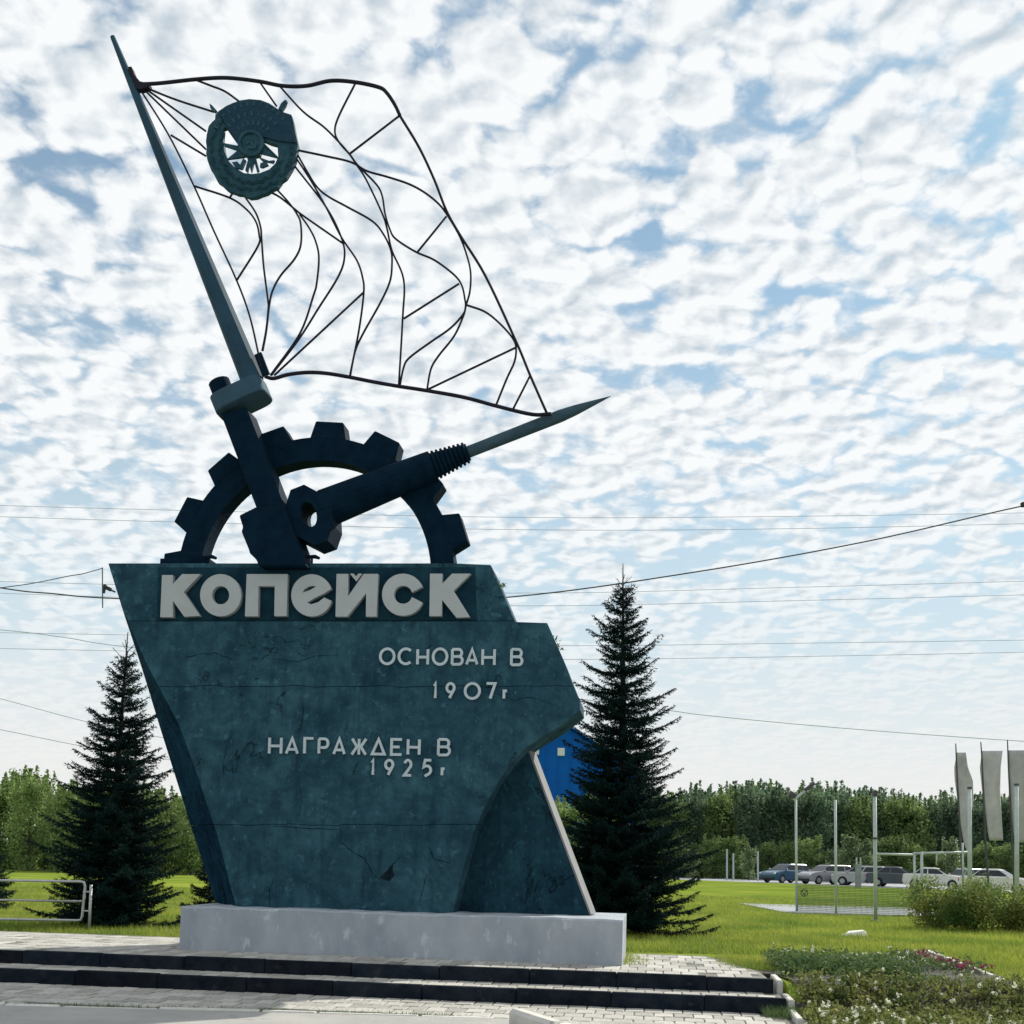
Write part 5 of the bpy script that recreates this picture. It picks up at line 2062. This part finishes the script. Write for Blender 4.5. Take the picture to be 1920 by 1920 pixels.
# ---- banners on poles at the right
BY = 45.0
BANNERS = (
    ([(1792, 1394), (1794, 1440), (1800, 1560), (1806, 1652)], [(1411, 1794, 1811), (1440, 1789, 1815), (1462, 1790, 1824), (1500, 1795, 1825), (1540, 1800, 1818), (1575, 1806, 1820), (1597, 1813, 1818)], 'narrow twisted grey banner, leftmost of the three banner flags'),
    ([(1839, 1391), (1842, 1440), (1847, 1560), (1853, 1655)], [(1408, 1841, 1880), (1440, 1837, 1876), (1480, 1841, 1875), (1520, 1848, 1877), (1560, 1852, 1880), (1576, 1855, 1881)], 'grey rectangular banner, middle one of the three banner flags'),
    ([(1889, 1387), (1891, 1440), (1897, 1560), (1902, 1655)], [(1407, 1891, 1931), (1440, 1891, 1932), (1490, 1894, 1932), (1540, 1898, 1934), (1580, 1902, 1936)], 'wide grey banner cut by the right picture edge'))
for k, (pp_, rows, lab) in enumerate(BANNERS):
    g0 = at_y(*pp_[-1], BY)
    t = empty('banner_flag', (g0.x, g0.y, -0.06), 0, lab, 'flag', 'banner flags')
    mb = MB(t.location)
    q = spline([at_y(x, y, BY) for x, y in pp_], 5)
    q.append(Vector((q[-1].x, q[-1].y, -0.1)))
    nq = len(q)
    mb.tube(q, [0.022 + 0.03 * i / nq for i in range(nq)], 8)
    mb.build('pole', M_DKPOST if k < 3 else M_POST, t, smooth=True)
    vs, fs, nc = [], [], 9
    for yy, xa, xb in rows:
        pass
    ys = np.linspace(rows[0][0], rows[-1][0], 22)
    for yy in ys:
        xa = np.interp(yy, [r_[0] for r_ in rows], [r_[1] for r_ in rows])
        xb = np.interp(yy, [r_[0] for r_ in rows], [r_[2] for r_ in rows])
        for j in range(nc):
            s = j / (nc - 1)
            vs.append(at_y(xa + (xb - xa) * s, yy, BY + 0.03 + 0.14 * math.sin(s * 5.0 + yy * 0.03 + k) * s) - t.location)
    for i in range(len(ys) - 1):
        for j in range(nc - 1):
            a = i * nc + j
            fs.append((a, a + 1, a + nc + 1, a + nc))
    o = mesh_obj('cloth', vs, fs, M_CLOTH, t, True)
    md = o.modifiers.new('thickness', 'SOLIDIFY')
    md.thickness = 0.012
    if k < 2:
        mb = MB(t.location)
        for yy in (1505, 1520, 1535, 1550, 1562):
            xa = np.interp(yy, [r_[0] for r_ in rows], [r_[1] for r_ in rows])
            xb = np.interp(yy, [r_[0] for r_ in rows], [r_[2] for r_ in rows])
            a, b = at_y(xa + (xb - xa) * .35, yy, BY - 0.14), at_y(xa + (xb - xa) * .75, yy, BY - 0.14)
        # faded print stays part of the cloth colour
for x, yt, lab in ((1818, 1478, 'thick grey pole just right of the leftmost banner'), (1906, 1472, 'thick grey pole in front of the banner at the right picture edge')):
    g0 = at_y(x + 1, 1660, 42.0)
    t = empty('pole', (g0.x, g0.y, -0.06), 0, lab, 'pole')
    mb = MB(t.location)
    tt = at_y(x, yt, 42.0)
    mb.tube([(g0.x, g0.y, -0.1), (tt.x, tt.y, tt.z)], [0.09, 0.065], 10)
    mb.build('shaft', M_POST, t, smooth=True)
    mb = MB(t.location)
    mb.tube([(tt.x, tt.y, tt.z - 0.02), (tt.x, tt.y, tt.z + 0.05)], 0.085, 10)
    mb.build('cap', M_DKPOST, t)

# ---- blue building
bb = 72.0
A = at_y(1058, 1360, bb)
bw = empty('blue_building', (A.x, A.y, -0.06), 0, 'bright blue gabled metal building behind the stele and the right spruce', 'building')
half = 4.4
eave = A.z - half * (A.z - at_y(1110, 1394, bb).z) / (at_y(1110, 1394, bb).x - A.x)
eave = max(eave, 3.2)
mb = MB(bw.location)
f = [(A.x - half, bb, -0.1), (A.x + half, bb, -0.1), (A.x + half, bb, eave), (A.x, bb, A.z), (A.x - half, bb, eave)]
mb.prism([Vector(p) for p in f], [Vector(p) + Vector((0, 16, 0)) for p in f])
mb.build('wall', M_BLUE, bw, fix=True)
mb = MB(bw.location)
for s in (-1, 1):
    mb.add([(A.x, bb - 0.3, A.z + 0.05), (A.x + s * (half + 0.4), bb - 0.3, eave - 0.15), (A.x + s * (half + 0.4), bb + 16.3, eave - 0.15), (A.x, bb + 16.3, A.z + 0.05),
            (A.x, bb - 0.3, A.z + 0.17), (A.x + s * (half + 0.4), bb - 0.3, eave - 0.03), (A.x + s * (half + 0.4), bb + 16.3, eave - 0.03), (A.x, bb + 16.3, A.z + 0.17)],
           [(0, 1, 2, 3), (7, 6, 5, 4), (0, 4, 5, 1), (1, 5, 6, 2), (2, 6, 7, 3), (3, 7, 4, 0)])
mb.build('roof', M_BLUE, bw, fix=True)
# vertical ribs of the cladding
x = A.x - half + 0.3
while x < A.x + half:
    zt = A.z - abs(x - A.x) * (A.z - eave) / half - 0.05
    mb = MB(bw.location)
    mb.box(x, x + 0.08, bb - 0.035, bb + 0.02, 0, zt)
    mb.build('cladding_rib', M_BLUE, bw)
    x += 0.75
for (x, y) in ((1052, 1410), (1004, 1408)):
    c = at_y(x, y, bb)
    fr = MB(bw.location)
    fr.box(c.x - 0.22, c.x + 0.22, bb - 0.09, bb + 0.02, c.z - 0.24, c.z + 0.24)
    w_ = fr.build('window', M_WHITE, bw, bevel=0.02)
    for dx in (-0.1, 0.1):
        for dz in (-0.11, 0.11):
            g = MB(bw.location)
            g.box(c.x + dx - 0.075, c.x + dx + 0.075, bb - 0.10, bb - 0.085, c.z + dz - 0.085, c.z + dz + 0.085)
            po = g.build('pane', M_PANE, w_)

# ---- wires
def wire(pts, Y, wpx, label, mt=M_WIRE2, name='overhead_wire', Ys=None):
    P = [at_y(x, y, (Ys[i] if Ys else Y)) for i, (x, y) in enumerate(pts)]
    q = spline(P, 8)
    ym = Ys[0] if Ys else Y
    o = mesh_obj(name, [], [], mt)
    mb = MB()
    mb.tube(q, wpx * ym / FPX / 2, 5)
    me = bpy.data.meshes.new(name)
    me.from_pydata([tuple(v) for v in mb.v], [], mb.f)
    me.materials.append(mt)
    o.data = me
    return tag(o, label, 'wire', 'overhead wires')


wire([(2300, 870), (1920, 948), (1620, 1016), (1300, 1073), (960, 1119), (600, 1136), (215, 1122), (100, 1113), (0, 1102), (-300, 1050)], 24, 2.7, 'thick dark cable rising to the upper right beyond the stele', M_WIRE)
wire([(-4, 1103), (60, 1094), (130, 1080), (155, 1076), (191, 1066)], 24, 1.8, 'short wavy wire branching up to the bracket left of the stele', M_WIRE)
wire([(-200, 942), (300, 956), (960, 970), (1500, 968), (2200, 957)], 90, 1.0, 'upper of the two highest thin wires crossing the whole sky')
wire([(-200, 962), (300, 978), (960, 993), (1500, 991), (2200, 975)], 90, 1.0, 'lower of the two highest thin wires crossing the whole sky')
wire([(-200, 1085), (300, 1098), (960, 1112), (1500, 1101), (2200, 1082)], 95, 1.0, 'thin wire just below the thick cable at the right spruce top')
wire([(-200, 1105), (300, 1122), (960, 1136), (1500, 1126), (2200, 1108)], 95, 1.0, 'second thin wire below the thick cable at the right spruce top')
wire([(-200, 1183), (300, 1192), (960, 1210), (1500, 1206), (2200, 1196)], 95, 1.0, 'upper thin wire across the middle height of the right spruce')
wire([(-200, 1212), (300, 1222), (960, 1236), (1500, 1231), (2200, 1217)], 95, 1.0, 'lower thin wire across the middle height of the right spruce')
wire([(-200, 1168), (0, 1181), (120, 1195), (230, 1212), (600, 1250), (1200, 1325), (1330, 1342), (1600, 1367), (1920, 1390), (2200, 1405)], 70, 1.4, 'thin wire sloping down to the banner tops at the right')
wire([(-200, 1260), (0, 1310), (200, 1362), (500, 1420)], 80, 1.2, 'thin wire sloping down behind the left spruce, upper one')
wire([(-200, 1330), (0, 1368), (200, 1407), (500, 1450)], 80, 1.2, 'thin wire sloping down behind the left spruce, lower one')
# clamp on the cable at the right edge
q = at_y(1919, 946, 24)
t = empty('cable_clamp', q, 0, 'small black clamp on the thick cable at the right edge', 'clamp')
mb = MB(q)
mb.bar(q + Vector((-0.05, 0, -0.01)), q + Vector((0.10, 0, 0.015)), 0.09, 0.10)
mb.build('body', M_TRIM, t, bevel=0.015)
# bracket with insulator left of the stele
q = at_y(193, 1100, 24)
t = empty('wire_bracket', q, 0, 'small black insulator bracket on a rod left of the stele top', 'bracket')
mb = MB(q)
mb.tube([at_y(192, 1064, 24), at_y(192.5, 1140, 24)], 0.012, 6)
mb.build('rod', M_WIRE, t)
for pts, rr_ in (([(194, 1112), (197, 1096)], 0.035), ([(198, 1101), (208, 1106)], 0.04), ([(207, 1106), (216, 1110)], 0.018)):
    mb = MB(q)
    mb.tube([at_y(x, y, 24) for x, y in pts], rr_, 8)
    mb.build('insulator', M_TRIM, t)

# ================================================================== CARS
def paint(name, col):
    return mat(name, col, 0.28, var=0.05, scale=2, coat=0.6, spec=0.5)


def car(loc, rz, paintm, style, label, L_=4.2, Wd=1.72, H=1.46):
    t = empty('parked_car', loc, rz, label, 'car', 'cars parked before the tree belt')
    hl = L_ / 2
    wb = L_ * 0.30
    wr = 0.31
    # side outline of the body, front at +x
    tail = {'hatch': [(-hl, .42), (-hl, .80), (-hl + .06, .96)], 'estate': [(-hl, .42), (-hl, .84), (-hl + .05, 1.0)], 'sedan': [(-hl, .42), (-hl + .02, .86), (-hl + .10, .98), (-hl + .75, 1.0)]}[style]
    nose = [(hl - 1.15, .98), (hl - .55, .90), (hl - .12, .78), (hl, .62), (hl - .02, .36), (hl - .10, .22)]

    def arch(cx_):
        return [(cx_ + (wr + .05) * math.cos(R(a)), .22 + max(0, (wr + .12) * math.sin(R(a)))) for a in range(0, 181, 22)]
    out = tail + nose + arch(wb) + arch(-wb) + [(-hl + .10, .22)]
    mb = MB()
    layers = [(-1.0, .965), (-.93, 1.0), (.93, 1.0), (1.0, .965)]
    n = len(out)
    vs, fs = [], []
    for k, (s, sc) in enumerate(layers):
        for (x, z) in out:
            vs.append((x * (sc if abs(s) > .95 else 1), s * Wd / 2, .5 + (z - .5) * (0.97 if abs(s) > .95 else 1)))
    for k in range(3):
        for i in range(n):
            j = (i + 1) % n
            fs.append((k * n + i, k * n + j, (k + 1) * n + j, (k + 1) * n + i))
    fs.append(tuple(range(n)))
    fs.append(tuple(3 * n + i for i in range(n - 1, -1, -1)))
    mb.add(vs, fs)
    mb.build('body', paintm, t, fix=True, bevel=0.035)
    # cabin
    xb0, xb1 = {'hatch': (-hl + .10, hl - 1.0), 'estate': (-hl + .06, hl - 1.1), 'sedan': (-hl + .62, hl - 1.15)}[style]
    xt0, xt1 = {'hatch': (-hl + .50, hl - 1.75), 'estate': (-hl + .26, hl - 1.8), 'sedan': (-hl + 1.25, hl - 1.95)}[style]
    wb_, wt_ = Wd / 2 * .93, Wd / 2 * .72
    z0, z1_ = .93, H
    prof = [(xb0, z0), (xt0, z1_ - .05), (xt0 + .2, z1_), (xt1 - .25, z1_), (xt1, z1_ - .05), (xb1, z0)]

    def half_w(z):
        return wb_ + (wt_ - wb_) * (z - z0) / (z1_ - z0)
    mb = MB()
    fr_ = [(x, -half_w(z), z) for x, z in prof]
    bk = [(x, half_w(z), z) for x, z in prof]
    mb.prism([Vector(p) for p in fr_], [Vector(p) for p in bk])
    mb.build('cabin', paintm, t, fix=True, bevel=0.06)
    # side glass
    for s in (-1, 1):
        za, zb = z0 + .08, z1_ - .10

        def xs(z):
            f = (z - z0) / (z1_ - z0)
            return xb0 + (xt0 - xb0) * f + .10, xb1 + (xt1 - xb1) * f - .10
        a0_, a1_ = xs(za)
        b0_, b1_ = xs(zb)
        cuts = [0, .42, .46, 1.0] if style == 'sedan' else [0, .26, .29, .60, .64, 1.0]
        for k in range(0, len(cuts) - 1, 2):
            c0, c1 = cuts[k], cuts[k + 1]
            q = [(a0_ + (a1_ - a0_) * c0, za), (a0_ + (a1_ - a0_) * c1, za), (b0_ + (b1_ - b0_) * c1, zb), (b0_ + (b1_ - b0_) * c0, zb)]
            m2 = MB()
            f = [Vector((x, s * (half_w(z) + .006), z)) for x, z in q]
            m2.prism(f, [p - Vector((0, s * .03, 0)) for p in f])
            m2.build('side_window', M_GLASS, t, fix=True)
    for (xa, za, xb_, zb, nm) in ((xb1, z0, xt1, z1_ - .05, 'windscreen'), (xb0, z0, xt0, z1_ - .05, 'rear_window')):
        s = 1 if nm == 'windscreen' else -1
        f0, f1 = .12, .92
        p0 = (xa + (xb_ - xa) * f0 + s * .012, za + (zb - za) * f0 + .006)
        p1 = (xa + (xb_ - xa) * f1 + s * .012, za + (zb - za) * f1 + .006)
        f = [Vector((p0[0], -half_w(p0[1]) + .07, p0[1])), Vector((p0[0], half_w(p0[1]) - .07, p0[1])), Vector((p1[0], half_w(p1[1]) - .06, p1[1])), Vector((p1[0], -half_w(p1[1]) + .06, p1[1]))]
        m2 = MB()
        m2.prism(f, [p - Vector((s * .04, 0, .02)) for p in f])
        m2.build(nm, M_GLASS, t, fix=True)
    for sx in (-1, 1):
        for sy in (-1, 1):
            w = bpy.data.objects.new('wheel', WHEEL[0])
            link(w, t)
            w.location = (sx * wb, sy * (Wd / 2 - .10), wr)
            rm = bpy.data.objects.new('rim', WHEEL[1])
            link(rm, w)
            m2 = MB()
            if sx == 1:
                m2.box(hl - .30, hl - .035, sy * Wd / 2 * .97 - .17 * (sy > 0) - .0, sy * Wd / 2 * .97 + .17 * (sy < 0), .64, .78)
                m2.build('headlight', M_LAMP, t, bevel=.03)
            else:
                m2.box(-hl - .012, -hl + .10, sy * Wd / 2 * .96 - .16 * (sy > 0), sy * Wd / 2 * .96 + .16 * (sy < 0), .68, .88)
                m2.build('tail_light', M_TAIL, t, bevel=.02)
        m2 = MB()
        m2.box(sx * hl - .09, sx * hl + .09, -Wd / 2 * .86, Wd / 2 * .86, .27, .42)
        m2.build('bumper', M_TRIM, t, bevel=.04)
    for sy in (-1, 1):
        m2 = MB()
        m2.box(xb1 - .28, xb1 - .14, sy * Wd / 2 * .95 - .0, sy * (Wd / 2 * .95 + .17), .96, 1.08) if sy > 0 else m2.box(xb1 - .28, xb1 - .14, -(Wd / 2 * .95 + .17), -Wd / 2 * .95, .96, 1.08)
        m2.build('mirror', paintm, t, bevel=.03)
    return t


def wheel_meshes():
    mb = MB()
    mb.tube([(0, -.09, 0), (0, -.075, 0), (0, .075, 0), (0, .09, 0)], [.27, .31, .31, .27], 20)
    a = bpy.data.meshes.new('tyre')
    a.from_pydata([tuple(v) for v in mb.v], [], mb.f)
    a.materials.append(M_TYRE)
    mb = MB()
    mb.tube([(0, -.1, 0), (0, .1, 0)], [.19, .19], 16)
    for k in range(5):
        an = k * 2 * math.pi / 5
        mb.bar((0, -.107, 0), (.18 * math.cos(an), -.107, .18 * math.sin(an)), .03, .05, (0, 1, 0))
    b = bpy.data.meshes.new('rim')
    b.from_pydata([tuple(v) for v in mb.v], [], mb.f)
    b.materials.append(M_RIM)
    return a, b


WHEEL = wheel_meshes()
GZ = -0.05
CARS = [
    (1474, 1652, 90, 213, paint('paint_blue', (0.012, 0.075, 0.15)), 'hatch', 'dark blue hatchback, leftmost of the parked cars'),
    (1548, 1653, 88, 203, paint('paint_silver', (0.26, 0.26, 0.29)), 'estate', 'silver hatchback second from the left in the car row'),
    (1617, 1655, 86, 150, paint('paint_whitegrey', (0.40, 0.40, 0.41)), 'hatch', 'pale car half hidden by the grey pillar and camera mast'),
    (1684, 1657, 84, -30, paint('paint_dark', (0.05, 0.065, 0.085)), 'sedan', 'dark sedan with bright bonnet between the masts'),
    (1754, 1657, 82, -30, paint('paint_white', (0.66, 0.66, 0.62)), 'sedan', 'white sedan behind the pipe frame'),
    (1872, 1664, 70, -36, paint('paint_ivory', (0.64, 0.64, 0.62)), 'sedan', 'white car behind the shrub at the right edge'),
    (1834, 1652, 88, 20, paint('paint_grey', (0.20, 0.21, 0.23)), 'hatch', 'grey car behind the leftmost banner pole'),
]
for x, y, Y, ang, pm, style, lab in CARS:
    p = at_y(x, y, Y)
    car((p.x, p.y, GZ), R(ang), pm, style, lab)
